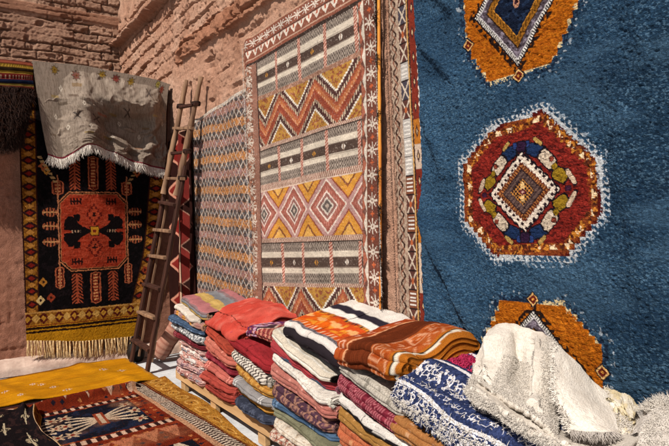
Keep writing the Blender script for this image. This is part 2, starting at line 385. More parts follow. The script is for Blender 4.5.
# bands
fb = f
barx = fu*4.06+.04; cellu = fr(barx); ci = np.floor(barx)
bar = (np.minimum(cellu, 1-cellu) < .055) & (ci+np.round(cellu) > .2) & (ci+np.round(cellu) < 4.1)
k.p(bands & infield, '#d9cdbc')
zig = tri(fu*26+fb*0); zz2 = fr((fb*9.0)-(zig*1.6))
s1 = (fb < .24) | (fb > .76)
k.p(bands & infield & s1, '#a99c90'); k.p(bands & infield & s1 & (zz2 < .48), '#3b3433')
dark = (fb > .40) & (fb < .62)
k.p(bands & infield & dark, '#453732'); k.p(bands & infield & (np.abs(np.abs(fb-.51)-.125) < .012), '#8d7f74')
mc = (np.abs(cellu-.52)*1.6+np.abs(fb-.51)*1.2) < .11
k.p(bands & infield & mc & dark, '#c48a2e'); k.p(bands & infield & mc & dark & ((ci+zone) % 2 < 1), '#e3dbd0')
k.p(bands & infield & mc & dark & (np.abs(cellu-.52) < .015), '#6b4a35')
tw = fr(fb*13+(cellu > .5)*0+np.where(cellu > .5, cellu-1, cellu)*9)
k.p(bands & infield & bar, '#9c4a38'); k.p(bands & infield & bar & (tw < .45), '#dcb7a6')
k.p(bands & infield & (fb < .035), '#241c1b')
# rope zones
k.p(rope & infield, '#8a5f50'); rr = fr(fu*60+f*1.0); k.p(rope & infield & (rr < .45), '#d8bfae')
k.p((zone == 2) & infield, '#8e6654'); k.p((zone == 2) & infield & (vn(fu*160, f*4, 3) > .6), '#b08a76')
# chevrons: 3 zigzags
ph = fu*2.72+.78; t_ = tri(ph)                               # 0 at valleys centre .. 1
ph = np.where(zone == 11, fu*2.72+.30, ph); t_ = tri(ph)
hh = f*1.0+(t_-.5)*-.62                                      # level along zigzag
stp = np.floor(f*26)/26; hh = (stp+(1-t_-.5)*.60)
hq = np.clip((hh-.5)/1.0, -1, 1)                             # centre line 0
def cband(lo, hi, c, m_=None): 
    mm = chev & infield & (hq >= lo) & (hq < hi)
    if m_ is not None: mm = mm & m_
    k.p(mm, c)
cband(-9, 9, '#b38338')
cband(-.42, .42, '#e5dccd'); cband(-.37, .37, '#452224'); cband(-.27, .27, '#d6bfa4')
tooth = (fr(fu*58) < .5)
cband(-.27, -.19, '#43312f', tooth); cband(.19, .27, '#43312f', tooth)
cband(-.19, .19, '#9a4a32'); cband(-.11, .02, '#b56a40'); cband(.02, .12, '#8c3a28'); cband(-.035, .0, '#d9a987', ~tooth)
far = chev & infield & (np.abs(hq) > .47) & (vn(fu*90, f*30, 8) > .62); k.p(far, '#8e4a2e')
# diamonds
pd = fu*3.0+.36; pdx = np.abs(fr(pd)-.5)*2; stp = np.abs(f-.5)*2
dd = pdx+np.floor(stp*22)/22*.98
ins = dia & infield
k.p(ins, '#b98f8b')
k.p(ins & (dd < .92), '#e6d6c9'); k.p(ins & (dd < .84), '#a0584c'); k.p(ins & (dd < .70) & (fr(fu*60) < .5), '#b9776a')
k.p(ins & (dd < .52), '#ead9ce'); k.p(ins & (dd < .44), '#8d5f5a'); k.p(ins & (dd < .30), '#d8ccc0'); k.p(ins & (dd < .22), '#5a5452'); k.p(ins & (dd < .08), '#b9a79a')
k.p(ins & (dd > 1.12), '#8e3f2c'); k.p(ins & (dd > 1.20), '#d09134'); k.p(ins & (dd > 1.52), '#7e4324'); k.p(ins & (dd > 1.62), '#dda955')
k.p(ins & (f < .02), '#d8bfae')
# left border
lb = U < uL
k.p(lb, '#8f6455'); e1 = vn(V*26, W_*50, 9)
k.p((U < uL*.62), '#8f5f4c'); k.p((U < uL*.62) & (e1 > .62), '#c9b8aa'); k.p((U < uL*.62) & (vn(U*500, Zk*40, 19) > .7), '#4a2e2a'); sb_ = stamp(U/(uL*.62), fr(Zk/.13), ['.........']+flake()+['.........', '....o....', '...ooo...', '....o....']); k.p(sb_ == ord('#'), '#d5c8ba'); k.p(sb_ == ord('o'), '#b4633e'); wv = .05*(fbm(U*90, Zk*40, 44)-.5)*4
k.p((U < uL*.62) & (fr(Zk*5.5+wv) < .0) & (vn(U*260, Zk*120, 4) > .25) & (np.abs(U-uL*.36) < uL*.15), '#b4633e')
k.p((U < uL*.62) & (fr(Zk*5.5+.5+wv) < .0) & (vn(U*260, Zk*120, 5) > .3) & (np.abs(U-uL*.36) < uL*.2), '#efe6dc')
k.p(lb & (U > uL*.92), '#3d2826')
# right border
rb = U > uR; g = (U-uR)/(1-uR)
k.p(rb, '#764538')
tr_ = rb & (g < .28); k.p(tr_, '#6a4038'); 
k.p(tr_ & rb & (g > .02) & (tri(Zk*9)*.34 > g*1.0), '#a9604a')
k.p(rb & tr_ & (g > .28-tri(Zk*7)*.20), '#ddd2c4')
k.p(rb & (g > .28) & (g < .31), '#c7b4a2'); k.p(rb & (g > .31), '#6b382c')
st = stamp((g-.33)/.62, fr(Zk/.15), ['.........']+flake()+['.........', '....o....', '...ooo...', '....o....'])
k.p(rb & (st == ord('#')), '#d9ccbe'); k.p(rb & (st == ord('o')), '#c05a30'); k.p(rb & (g > .95), '#3b2622')
# top border
tb = zone == 0
tb2 = tb & (U > .02) & (U < uR+.02)
k.p(tb, '#8a4f3e')
st = stamp(fr(U*15), (f-.10)/.30, flake()); k.p(tb & (st == ord('#')), '#e8ddd0')
k.p(tb & (f < .05), '#c9a087'); k.p(tb & (f > .44) & (f < .47), '#4a2b28')
k.p(tb2 & (f > .50) & (f < .76) & (tri(U*17) > (f-.50)/.26), '#e6dacc'); k.p(tb2 & (f > .50) & (f < .62) & (tri(U*17) > .82), '#b5563a')
k.p(tb2 & (f > .80) & (f < .83), '#c9a58f'); k.p(tb2 & (f > .93), '#251a19')
k.a = k.a*.88+C('#8c7466')*.12; k.p(vn(W_*170, Zk*170, 13) > .86, '#c9bbb0', .35); k.p(vn(W_*150, Zk*150, 14) > .86, '#2c1c1a', .4); k.mul(.80+.40*fbm(W_*9, Zk*9, 71)); k.mul(.9+.2*vn(Zk*120, W_*3, 72))
ins_ = sm(0, .1, U)*sm(1, .9, U)
Xk = XK+.035-.028*fbm(Yk*2.3, Zk*1.5, 81)-.012*np.sin(Yk*9+Zk*2)*sm(3.1, 1, Zk)-.004*vn(Yk*80, Zk*80, 3)-.02*sm(0, .05, U)*sm(.1, .05, U)
big = sheet('large_kilim', np.stack([Xk, Yk, Zk], -1), k.a, MAT['kilim'], .012)
tag(big, 'large rust and cream kilim with zigzag, striped and diamond bands, hanging on adobe wall', 'rug', 'rugs hung on the long wall')
for z0_ in (.98, 1.25, 1.5, 1.72, 2.05, 2.38, 2.6, 2.78):
    bs = [(2.02, float(yr(z0_)), z0_+random.gauss(0, .02)) for q_ in range(30)]; ds = [(-.3+random.gauss(0, .3), -.9, -.3+random.gauss(0, .5)) for q_ in range(30)]
    strands('tassel', bs, ds, .05, .002, MAT['yarn_dark'], big, 4, .35)
for f_ in (yr, yl):
    bs = []; ds = []
    for q_ in range(900): z = .55+2.4*q_/900+random.gauss(0, .003); bs.append((2.02, float(f_(z)), z)); ds.append((-.3+random.gauss(0, .3), -.9 if f_ is yr else .8, -.2+random.gauss(0, .5)))
    strands('fringe', bs, ds, .013, .0013, MAT['yarn_white'], big, 3, .3)

# --- orange / pink lattice kilim ----------------------------------------------------
XQ = 2.085; N, Mm = 520, 300
U, V = np.meshgrid(np.linspace(0, 1, Mm), np.linspace(0, 1, N))
Yq = 5.86+(4.36-5.86)*U; ztop = 2.575+.07*U; Zq = ztop*(1-V)+.25*V
a = (5.86-Yq); b_ = Zq+.10*(5.86-Yq)/1.5+.006*np.sin(Yq*9)
p = a/.098; q_ = b_/.100
k = Pat(U.shape, '#9d9490'); per = fr(b_/.30)
k.p(per < .34, '#bb7a38'); k.p((per > .50) & (per < .84), '#a07470')
c1 = fr(p+q_); c2 = fr(p-q_)
dm = (np.abs(c1-.5) < .40) & (np.abs(c2-.5) < .40); row = ((per > .28) & (per < .56)) | (per > .78) | (per < .05)
fine = (np.abs(fr(p*2+q_*2)-.5) < .30) & (np.abs(fr(p*2-q_*2)-.5) < .30)
k.p(row & fine, '#55504f'); k.p(row & dm, '#2f2e31'); k.p(~row & fine & (vn(a*30, b_*30, 4) > .55), '#8f5a3a')
k.p(fine & (vn(a*55, b_*55, 16) > .6), '#5a4644', .8); k.p(((c1 < .07) | (c2 < .07)) & (vn(a*60, b_*60, 6) > .22), '#ddd0c0')
k.p(V < .012, '#d9cdbf'); k.p(vn(a*70, b_*70, 33) > .66, '#8c5a34', .5); k.p(vn(a*80, b_*80, 35) > .70, '#77808c', .5); k.a = k.a*.86+C('#8a7668')*.14; k.p(vn(a*120, b_*120, 13) > .8, '#3a2c2c', .45); k.mul(.78+.44*fbm(a*10, b_*10, 73))
Xq = XQ-.02*fbm(Yq*2, Zq*1.4, 83)-.008*np.sin(Yq*11)
k2 = sheet('lattice_kilim', np.stack([Xq, Yq, Zq], -1), k.a, MAT['kilim'], .01)
tag(k2, 'orange, mauve and grey kilim with small white diamond lattice, hanging behind the ladder', 'rug', 'rugs hung on the long wall')

# --- maroon kilim with red triangles hanging in the corner -----------------------------
N, Mm = 260, 130
U, V = np.meshgrid(np.linspace(0, 1, Mm), np.linspace(0, 1, N))
Yc = 6.62+(5.80-6.62)*U; Zc = (2.45+.1*U)*(1-V)+.28*V
k = Pat(U.shape, '#2b1512')
a = U*.86; b_ = Zc
pz = fr(b_/.42); tt = np.abs(pz-.5)*2
k.p((U > .52) & (U-.52 < .45*(1-tt)) , '#6e2622'); k.p((U > .52) & (np.abs(U-.52-.45*(1-tt)) < .015), '#9a7060')
k.p((U < .46) & (.46-U < .40*(1-tt)), '#7a2420'); k.p((U < .46) & (np.abs(.46-U-.40*(1-tt)) < .03), '#c98a74')
k.p((U > .47) & (U < .51), '#c9a58c'); k.mul(.85+.3*fbm(a*14, b_*14, 74))
Xc = 2.06-.03*np.sin(U*14+V*2)-.02*fbm(Yc*3, Zc*2, 85)
k3 = sheet('corner_kilim', np.stack([Xc, Yc, Zc], -1), k.a, MAT['kilim'], .012)
tag(k3, 'dark maroon kilim with red triangles hanging in the corner behind the ladder', 'rug', 'rugs hung on the long wall')

# --- narrow border runner left of the blue rug ------------------------------------------
XR = 2.05; N, Mm = 620, 90
U, V = np.meshgrid(np.linspace(0, 1, Mm), np.linspace(0, 1, N))
yl_ = hitx(386, 20, XR)[1]; Zr = 3.15*(1-V)+.45*V
el = np.interp(Zr, [.8, 1.55, 2.5], [hitx(398, 330, XR)[1], hitx(393, 200, XR)[1], hitx(386, 10, XR)[1]]); er_ = el-.34
ragged = .02*(fbm(Zr*9, Zr*0, 21)-.5)+.012*(vn(Zr*60, Zr*0, 22)-.5)
Yr = (el+ragged)*(1-U)+er_*U
g = (el-Yr)
k = Pat(U.shape, '#b39d8a'); k.p(vn(g*160, Zr*90, 3) > .6, '#7a5c50', .6)
z = Zr
# squiggle column
cx_ = .040+.016*np.sin(z*2*pi/.085); k.p((np.abs(g-cx_) < .0075), '#3e2a24'); k.p((np.abs(g-.040-.016*np.sin(z*2*pi/.085+2.2)) < .004) & (g < .08), '#8a5a48')
k.p((g < .012) & (vn(z*90, g*90, 2) > .5), '#5b4136')
# block column
bc = (g > .085) & (g < .150); bi = np.floor(z/.105); bf = fr(z/.105); gx_ = (g-.085)/.065
kind = _h(bi, bi*0, 5)
k.p(bc, '#5d3b35'); k.p(bc & (kind > .35), '#4b4550'); k.p(bc & (kind > .6), '#7a4a35'); k.p(bc & (kind > .82), '#b9b3ae')
X_ = (np.abs(np.abs(gx_-.5)-np.abs(bf-.5)) < .09) & (kind < .6); k.p(bc & X_, '#cdbcaa'); k.p(bc & (kind >= .6) & (fr(bf*5) < .4) & (np.abs(gx_-.5) < .38), '#e3ddd6')
k.p(bc & ((bf < .07)), '#2c1f1e'); k.p(bc & (kind < .25) & (np.maximum(np.abs(gx_-.5), np.abs(bf-.5)) < .15), '#b0603c')
k.p((np.abs(g-.156) < .005), '#c89a5c'); k.p((np.abs(g-.166) < .005), '#3f2a26')
# orange / rust column
oc = (g > .172) & (g < .222); bi = np.floor(z/.135+.3); bf = fr(z/.135+.3); kind = _h(bi, bi*0, 15)
k.p(oc, '#7b3024'); k.p(oc & (kind > .4), '#b5702b'); k.p(oc & (kind > .72), '#cbb3a0')
k.p(oc & (np.abs(g-.197)/.025+np.abs(bf-.5)*2 < .55), '#42262a'); k.p(oc & (np.abs(g-.197)/.025+np.abs(bf-.5)*2 < .25), '#d8b68a')
k.p(g > .222, '#5d3c38'); k.p((g > .222) & (np.abs(g-.232-.006*np.sin(z*2*pi/.045)) < .006), '#e2d8cf'); k.mul(.8+.4*fbm(g*40, z*40, 75))
Xr = XR+.03-.012*fbm(Yr*2, Zr*2, 87)-.006*np.sin(Zr*3)-.004*vn(g*150, z*150, 3)
run = sheet('narrow_runner', np.stack([Xr, Yr, Zr], -1), k.a, MAT['kilim'], .01)
tag(run, 'narrow cream and brown runner with squiggle and block columns, between cane pole and blue rug', 'rug', 'rugs hung on the long wall')
bs = [];ds = []
for q_ in range(900):
    z = .5+2.6*q_/900; e = float(np.interp(z, [.8, 1.55, 2.5], [hitx(398, 330, XR)[1], hitx(393, 200, XR)[1], hitx(386, 10, XR)[1]]))
    bs.append((2.05, e, z)); ds.append((-.3, .8, random.gauss(-.3, .7)))
strands('fringe', bs, ds, .016, .0014, MAT['yarn_dark'], run, 4, .4)

# --- the blue rug with three medallions ---------------------------------------------------
XB = 2.03; N, Mm = 900, 620
eL = lambda z: np.interp(z, [.3, .85, 1.6, 2.55, 3.2], [hitx(427, 330, 2.0)[1], hitx(426, 330, 2.0)[1], hitx(420, 180, 2.0)[1], hitx(413, 5, 2.0)[1], hitx(413, 0, 2.0)[1]])
U, V = np.meshgrid(np.linspace(0, 1, Mm), np.linspace(0, 1, N))
Zb = 3.25*(1-V)+.38*V; Yb = eL(Zb)*(1-U)+.35*U
a = -Yb*1.035; z = 1.4+(Zb-1.4)*1.035
st_ = fbm(a*75+z*12, z*230, 3, 2); mo = fbm(a*3, z*5, 5, 4)
base = (C('#314e69')*(1-sm(-2.3, -1.0, a))[..., None]+C('#22394f')*sm(-2.3, -1.0, a)[..., None])*(.50+.9*st_)[..., None]*(.72+.56*mo)[..., None]
k = Pat(U.shape, '#000000'); k.a = base.copy()
k.p((fbm(a*130, z*300, 9, 2) > .64), '#56748c', .6); k.p((fbm(a*110, z*260, 19, 2) > .66), '#0d1c30', .6); k.p(sm(.45, .7, fbm(a*1.4, z*4.5, 29)), '#182c42', .45); k.p(sm(.5, .75, fbm(a*2.1+5, z*7, 39)), '#46637c', .35)
def teeth(pts, pitch, amp):     # stepped edge
    qa = np.round(a/pitch)*pitch; qz_ = np.round(z/pitch)*pitch
    d = sdpoly(qa, qz_, pts); dd_ = sdpoly(a, z, pts); return np.where(np.abs(dd_) < pitch*2, d*.75+dd_*.25, dd_)
J = (fbm(a*150, z*150, 33, 2)-.5)*.009
P_ = lambda pts: [(-y, zc) for y, zc in pts]
# middle medallion
mp = P_([(1.985, 1.70), (1.818, 1.843), (1.516, 1.88), (1.276, 1.64), (1.271, 1.425), (1.42, 1.267), (1.80, 1.249), (1.99, 1.416)])
d0 = teeth(mp, .026, 0)+J
wx = (np.abs(fr(a/.026)-.5)+np.abs(fr(z/.026)-.5) < .34) | (np.abs(fr((a+z)/.026)-.5) < .16)
k.p((d0 < .028) & (d0 > -.002) & (wx | (np.abs(d0-.004) < .005)), '#b3b6ba'); k.p((d0 < .028) & (d0 > .004) & (fbm(a*120, z*120, 31, 2) > .60), '#2b4660'); k.p((d0 < .045) & (d0 > .028) & (fbm(a*90, z*90, 3, 2) > .66), '#8b98a6')
k.p(d0 < -.002, '#4e1512'); k.p(d0 < -.008, '#7a3a1c')
k.p((d0 < -.014) & (d0 > -.050) & (fbm(a*90, z*90, 8, 2) > .52), '#4a2216'); k.p((d0 < -.014) & (d0 > -.050) & (fbm(a*90, z*90, 18, 2) > .62), '#b4722b')
th = np.arctan2(z-1.55, a+1.63); ctrs = fr(th*26/(2*pi)); k.p((np.abs(d0+.032) < .0065*(1-np.abs(ctrs-.5)*1.4)) & (np.abs(ctrs-.5) < .23), '#e3c9a4')
k.p(d0 < -.052, '#70201a'); k.p((d0 < -.052) & (fbm(a*60, z*160, 7, 2) > .58), '#842820'); k.p((d0 < -.052) & (fbm(a*60, z*160, 77, 2) > .64), '#4c1614')
cx0, cz0 = -1.637, 1.540
dx, dz = (a-cx0), (z-cz0); dm = np.abs(dx)/.158+np.abs(dz)/.150     # 1 = outer edge of the stepped diamond
ringd = np.abs(dx)+np.abs(dz)
# lobes round the diamond
def lobe(x, y, rx, ry, c, rot=0., ed='#151018'):
    cc, ss = cos(rot), sin(rot); px = (dx-x)*cc+(dz-y)*ss; py = -(dx-x)*ss+(dz-y)*cc
    e = np.maximum(np.abs(px)/rx, np.abs(py)/ry)*.6+np.hypot(px/rx, py/ry)*.4+J*14
    k.p(e < 1.22, ed); k.p(e < 1., c)
for sx in (-1, 1):
    for sy in (-1, 1):
        lobe(sx*.190, sy*.058, .036, .027, '#86691c', sx*sy*-.5); lobe(sx*.070, sy*.175, .042, .026, '#1b2c4d', sx*sy*-.35)
        lobe(sx*.128, sy*.130, .045, .028, '#c2b09c', sx*sy*-.78); lobe(sx*.240, sy*.046, .010, .036, '#bda58e', sx*sy*.55); lobe(sx*.085, sy*.212, .026, .009, '#a8884c', sx*sy*-.7)
        lobe(sx*.150, sy*.128, .010, .010, '#7a3a2c'); lobe(sx*.108, sy*.150, .010, .012, '#c2b09c', 0, '#20141a'); lobe(sx*.165, sy*.095, .014, .012, '#86691c', .6)
        lobe(sx*.225, sy*.0, .012, .010, '#3a1a30'); lobe(sx*.03, sy*.208, .012, .014, '#26386a')
lobe(0, .200, .022, .022, '#2a1830'); lobe(0, -.200, .022, .022, '#2a1830')
dx = dx/.80; dz = dz/.80; dm = np.abs(dx)/.158+np.abs(dz)/.150
sd_ = .018*((fr(dx/.036) < .5)*1.)+.0
k.p(dm < 1.52+3*sd_, '#151018'); k.p(dm < 1.42+3*sd_, '#d8c8b8'); 
hook = (fr((dx+dz)/.05) < .45) & (fr((dx-dz)/.05) < .5) & (dm > 1.12); k.p(hook & (dm < 1.42+3*sd_), '#2a1c22')
spike = .10*tri(dx/.018)
k.p(dm < 1.16-spike*1., '#5b2416'); k.p((dm < 1.04) , '#9a6236'); k.p((dm < 1.04) & (fr((np.abs(dx)-np.abs(dz))/.022) < .45), '#4a2018')
k.p(dm < .86, '#2b2024'); k.p(dm < .80, '#5f4a44'); k.p((dm < .80) & (dm > .52) & (fr((dx-dz)/.03) < .35), '#3a2a2c'); k.p(dm < .52, '#201820')
k.p((dm < .50) & ((fr(dx/.024) < .5) ^ (fr(dz/.024) < .5)), '#b5793b'); k.p((dm < .40) & (np.abs(dx) < .012), '#d8b27a'); k.p(dm < .14, '#5a1c28'); k.p(dm < .06, '#c9a090')
# orange medallions above and below
def orange(pts, inner, ctr, vdia):
    global k
    d = teeth(P_(pts), .026, .010)+J
    k.p((d < .024) & (d > .006) & (cell(a/.009, z/.009, 5) > .35), '#12192c', .8); k.p((d < .05) & (d > .02) & (fbm(a*80, z*80, 6, 2) > .74), '#8f98a2')
    k.p((d < .004) & (fbm(a*100, z*100, 32, 2) < .62), '#cdb98f'); k.p(d < -.003, '#98500f'); k.p((d < -.003) & (fbm(a*60, z*170, 7, 3) > .54), '#ad6216'); k.p((d < -.003) & (fbm(a*50, z*150, 57, 3) > .64), '#7d3c0c', .7)
    x0, z0 = -ctr[0], ctr[1]; dx = a-x0; dz = z-z0; e = np.abs(dx)/inner[0]+np.abs(dz)/inner[1]
    k.p((e < 1.16) & (e > .98) & (cell(a/.014, z/.014, 4) > .5), '#241612')
    k.p(e < 1.04, '#1a1418'); k.p((e < 1.0) & (fr((np.abs(dx)*1.2-np.abs(dz))/.017) < .55), '#cfcac4'); k.p(e < .91, '#b5b0b4'); k.p(e < .88, '#4a4048'); k.p((e < .86) & (fbm(a*60, z*60, 4, 2) > .55), '#7a6f7c')
    k.p(e < .74, '#2a1a12'); k.p(e < .71, '#8a5a1e'); k.p((e < .66) & (fr(dx/.016) < .5), '#5b3a14'); k.p(e < .56, '#c0822c'); k.p((e < .54), '#121a2c')
    k.p((e < .5) & (fbm(a*40, z*80, 4, 2) > .6), '#1d2b44'); k.p((np.hypot(dx/.018, dz/.028) < 1), '#b5846a'); k.p((np.hypot(dx/.010, dz/.014) < 1), '#3a2028')
    for (vy, vz) in vdia:
        r = np.abs(a+vy)/.030+np.abs(z-vz)/.030; k.p(r < 1.25, '#161420'); k.p(r < 1.0, '#d0a56a'); k.p(r < .72, '#5a1c14'); k.p(r < .25, '#c9893e')
orange([(1.93, 2.324), (1.905, 2.20), (1.809, 2.057), (1.476, 2.06), (1.30, 2.34), (1.33, 2.55), (1.48, 2.76), (1.80, 2.78), (1.93, 2.52)], (.235, .285), (1.642, 2.385), [(1.925, 2.27), (1.64, 2.055), (1.31, 2.42)])
orange([(1.772, 1.047), (1.459, 1.067), (1.285, .916), (1.286, .745), (1.40, .56), (1.77, .54), (1.90, .68), (1.876, .85)], (.25, .26), (1.599, .76), [(1.60, 1.070), (1.288, .815)])
def ridge(y0, z0, y1, z1, wd, amp, s=1):
    ex, ez = y1-y0, z1-z0; L = sqrt(ex*ex+ez*ez); ex /= L; ez /= L
    t = (Yb-y0)*ex+(Zb-z0)*ez; n_ = ((Yb-y0)*ez-(Zb-z0)*ex)*s+(fbm(Yb*4, Zb*4, 9)-.5)*.03
    e = sm(-.10, L*.25, t)*sm(L+.10, L*.75, t)
    g_ = np.where(n_ < 0, np.exp(-(n_/wd)**2), np.exp(-(n_/(wd*.5))**2)); return amp*g_*e
D = ridge(2.22, 1.50, 1.88, .90, .085, .060, -1)+ridge(2.20, 1.98, 2.04, 1.66, .07, .025, -1)+ridge(2.20, 2.36, 1.96, 2.12, .07, .028, -1)+ridge(2.24, 2.72, 1.92, 2.42, .08, .035, -1)+ridge(1.18, 2.0, 1.05, 1.0, .10, .02, -1)+ridge(1.25, 3.0, .98, 1.7, .12, .02, -1)+.012*np.sin(Yb*13+Zb*3+2*fbm(Yb*2, Zb*2, 4))*sm(1.2, 2.2, Yb)
Xb = XB-D-.035*fbm(Yb*1.6, Zb*1.1, 88)-.006*vn(a*110, z*110, 2)-.007*fbm(a*60, z*150, 12, 2)-.010*fbm(a*9, z*16, 15, 2)
blue = sheet('blue_rug', np.stack([Xb, Yb, Zb], -1), k.a, MAT['blue'], .018)
tag(blue, 'huge indigo blue wool rug with one red and two orange medallions, hung at right', 'rug', 'rugs hung on the long wall')

# --- cane pole --------------------------------------------------------------------------------
mb = MB(); ps = np.array([hitx(378.8, 0, 2.03), hitx(379.3, 80, 2.03), hitx(380.0, 160, 2.025), hitx(380.2, 240, 2.03), hitx(381.2, 330, 2.03)])
ps = np.concatenate([[ps[0]+(ps[0]-ps[1])*1.0], ps, [ps[-1]+(ps[-1]-ps[-2])*.8]]); Pp = cr(ps, 60)
rad = .0095+.002*(np.abs(np.sin(np.arange(60)*.5)) > .97); mb.tube(Pp, rad, 8)
cane = mb.build('cane_pole', MAT['bamboo'], None, True)
tag(cane, 'tall thin orange cane pole standing against the wall between the big kilim and the runner', 'pole')

# --- black carpet on the low wall ---------------------------------------------------------------
ctrl = []
for y_, L_, R_ in ((98, 17, 168), (115, 18, 167.5), (150, 19.5, 166), (200, 21, 162), (250, 23, 157), (300, 25, 145.5), (341, 26.5, 135.5)):
    row = []
    for u_ in (0, .25, .5, .75, 1):
        x = L_+(R_-L_)*u_; yy_ = y_+(0 if y_ < 300 else (-.09*(x-85) if x > 85 else 0)); row.append(hity(x, yy_+(-.06*(x-25) if y_ < 160 else 0), 6.655))
    ctrl.append(row)
N, Mm = 520, 330
P = patch(ctrl, N, Mm); pxs = P
U, V = np.meshgrid(np.linspace(0, 1, Mm), np.linspace(0, 1, N))
# design in photo-like units: u 0..1 across, zz height
Zc = P[..., 2]; Vv = np.interp(-Zc[:, Mm//2], [0], [0])
PX = np.zeros(U.shape); 
# metric coordinates about the medallion centre
zc0 = hity(94, 231, 6.655); A_ = P[..., 0]-zc0[0]-(.5-U)*0; B_ = Zc-zc0[2]
wU = (U-.5)*2                                        # -1..1 across
k = Pat(U.shape, '#0c090b'); k.p(fbm(A_*30, B_*30, 3) > .58, '#171013')
ppm = 570/6.13                                        # about 82 picture units per metre
A_ = A_*ppm*1.10; B_ = -B_*ppm*1.03                             # now in picture units, right / down of centre
j_ = (fbm(A_*.5, B_*.5, 7, 2)-.5)*1.6; A_ = A_+j_; B_ = B_-j_*.6
bL = U < .115; bR = U > .895
for mcol, uu in ((bL, U/.115), (bR, (1-U)/.105)):
    k.p(mcol, '#6e4218'); k.p(mcol & (fbm(A_*.7, B_*.7, 5, 2) > .5), '#94621f'); k.p(mcol & (uu > .92), '#3a1a10'); k.p(mcol & (uu < .1), '#2d150e')
    q1 = np.abs(uu-.5)*1.6+np.abs(fr(B_/13)-.5)*2.2; k.p(mcol & (q1 < .8), '#2c1414'); k.p(mcol & (q1 < .4), '#7c1f18'); q1 = np.abs(uu-.5)*1.9+np.abs(fr(B_/13+.5)-.5)*2.6; k.p(mcol & (q1 < .55), '#b07a38')
bb = B_ > 79; k.p(bb, '#8a5a1e')
k.p(bb & (fbm(A_*.5, B_*.5, 15, 2) > .55), '#a9752c'); q1 = np.abs(fr(A_/15)-.5)*2.4+np.abs(B_-86)/7; k.p((B_ < 92) & bb & (q1 < .9), '#541c14'); k.p((B_ < 92) & bb & (q1 < .45), '#b5852f')
k.p(bb & (np.abs(fr(A_/15+.5)-.5)*2.4+np.abs(B_-86)/6 < .7) & (B_ < 92), '#c49a52'); k.p((np.abs(B_-80) < .8), '#b98a4a')
k.p(B_ > 92, '#b07d16'); k.p((np.abs(B_-95.5) < 1.2) | (np.abs(B_-99.2) < 1.0), '#21100d'); k.p((np.abs(B_-93) < .5), '#6e2a18')
# hanging medallion
def octo(w_, h_, c_): return np.maximum(np.maximum(np.abs(A_)-w_, np.abs(B_)-h_), (np.abs(A_)+np.abs(B_)-(w_+h_-c_))*.72)
o_ = octo(36.5, 41, 11); k.p(o_ < 0, '#c07a50'); k.p(o_ < -1.1, '#1c0e0e'); k.p(o_ < -2.3, '#b07048'); k.p(o_ < -3.0, '#94301c'); k.p((o_ < -3) & (fbm(A_*.25, B_*.9, 6, 3) > .5), '#a5402a')
for sx in (-1, 1):
    pz = A_*sx; ab = np.abs(B_); palm = ((pz > 5) & (pz < 14) & (ab < 1.5+(pz-5)*.55)) | ((pz >= 11) & (pz < 31) & (ab < 3+np.minimum((pz-11)*1.1, 12.5)-np.maximum(pz-27, 0)*1.5) & (ab > np.maximum(pz-22, 0)*.55*(fr(ab/5.2+.2) < .5))) | ((np.abs(pz-18) < 3.2) & (np.abs(ab-14) < 3.5))
    k.p(palm & (o_ < -3), '#120b0d'); k.p(palm & (np.abs(B_) < 1.2) & (np.abs(fr(pz/3)-.5) < .25) & (pz > 14), '#a98a70')
    for sy in (-1, 1):
        h_ = ((np.abs(pz-18) < 6) & (np.abs(B_*sy-31) < 3.4) & (fr(pz/3.2) < .5)) | ((np.abs(pz-18) < 5) & (np.abs(B_*sy-31) < .9)); k.p(h_, '#26100f')
q1 = np.abs(A_)/9+np.abs(np.abs(B_)-17)/12+.15*(fr(B_/3) < .5); k.p((q1 < 1) & (o_ < -3), '#5c1712'); k.p((q1 < .78) & (o_ < -3), '#a8432a'); k.p((q1 < .35), '#2b100f')
k.p((np.maximum(np.abs(A_), np.abs(B_)) < 5), '#2b1512'); k.p((np.maximum(np.abs(A_), np.abs(B_)) < 4.2), '#c48a28'); k.p((np.maximum(np.abs(A_), np.abs(B_)) < 1.5), '#7c2a1a')
def spear(x, y0, y1, w_):
    yc = (y0+y1)/2; hl = (y1-y0)/2; e = np.maximum(np.abs(A_-x)/w_, (np.abs(B_-yc)-hl+3)/3*.8+(np.abs(A_-x)/w_)*.5)
    k.p(e < 1.0, '#a8583a'); k.p(e < .70, '#1a0d0e'); k.p(e < .52, '#7c2a1c'); k.p((e < .42) & (fr(B_/3.2) < .45), '#c48a5a')
def feather(x, y0, y1, w_):
    m_ = (B_ > y0) & (B_ < y1) & (np.abs(A_-x) < w_) & ((fr((B_-np.abs(A_-x)*.8)/3.4) < .5) | (np.abs(A_-x) < 1.0)); k.p(m_, '#a04a30')
for x in (-36, 36): spear(x, 36, 57, 4.5); spear(x, -52, -38, 6.); k.p((np.abs(A_-x) < .7) & (np.abs(B_) < 58), '#b0714e')
spear(0, 43, 75, 5.5); spear(0, -78, -43, 5.5)
for x in (-19, 19): feather(x, 43, 74, 5.5); feather(x, -78, -43, 5.5)
for x in (-44, 45):
    for y in (-20, -6, 10): e = np.hypot((A_-x)/7.5, (B_-y)/4.5); k.p((e < 1) & (fr((A_-x)/3.2+.25) < .55), '#9c5538'); k.p((e < 1) & (np.abs(B_-y) < .7), '#c08a5a')
for (x, y, c_) in ((-52, 50, '#a8702c'), (-55, 68, '#c9b07a'), (-45, 66, '#8c3a24'), (50, 58, '#b0642c'), (-47, -62, '#c48a3a'), (-50, -66, '#a85a34'), (48, -62, '#a85a34'), (55, 44, '#8c3a24')):
    e = np.abs(A_-x)+np.abs(B_-y)*.9; k.p(e < 4.4, c_); k.p(e < 1.6, '#2a1413')
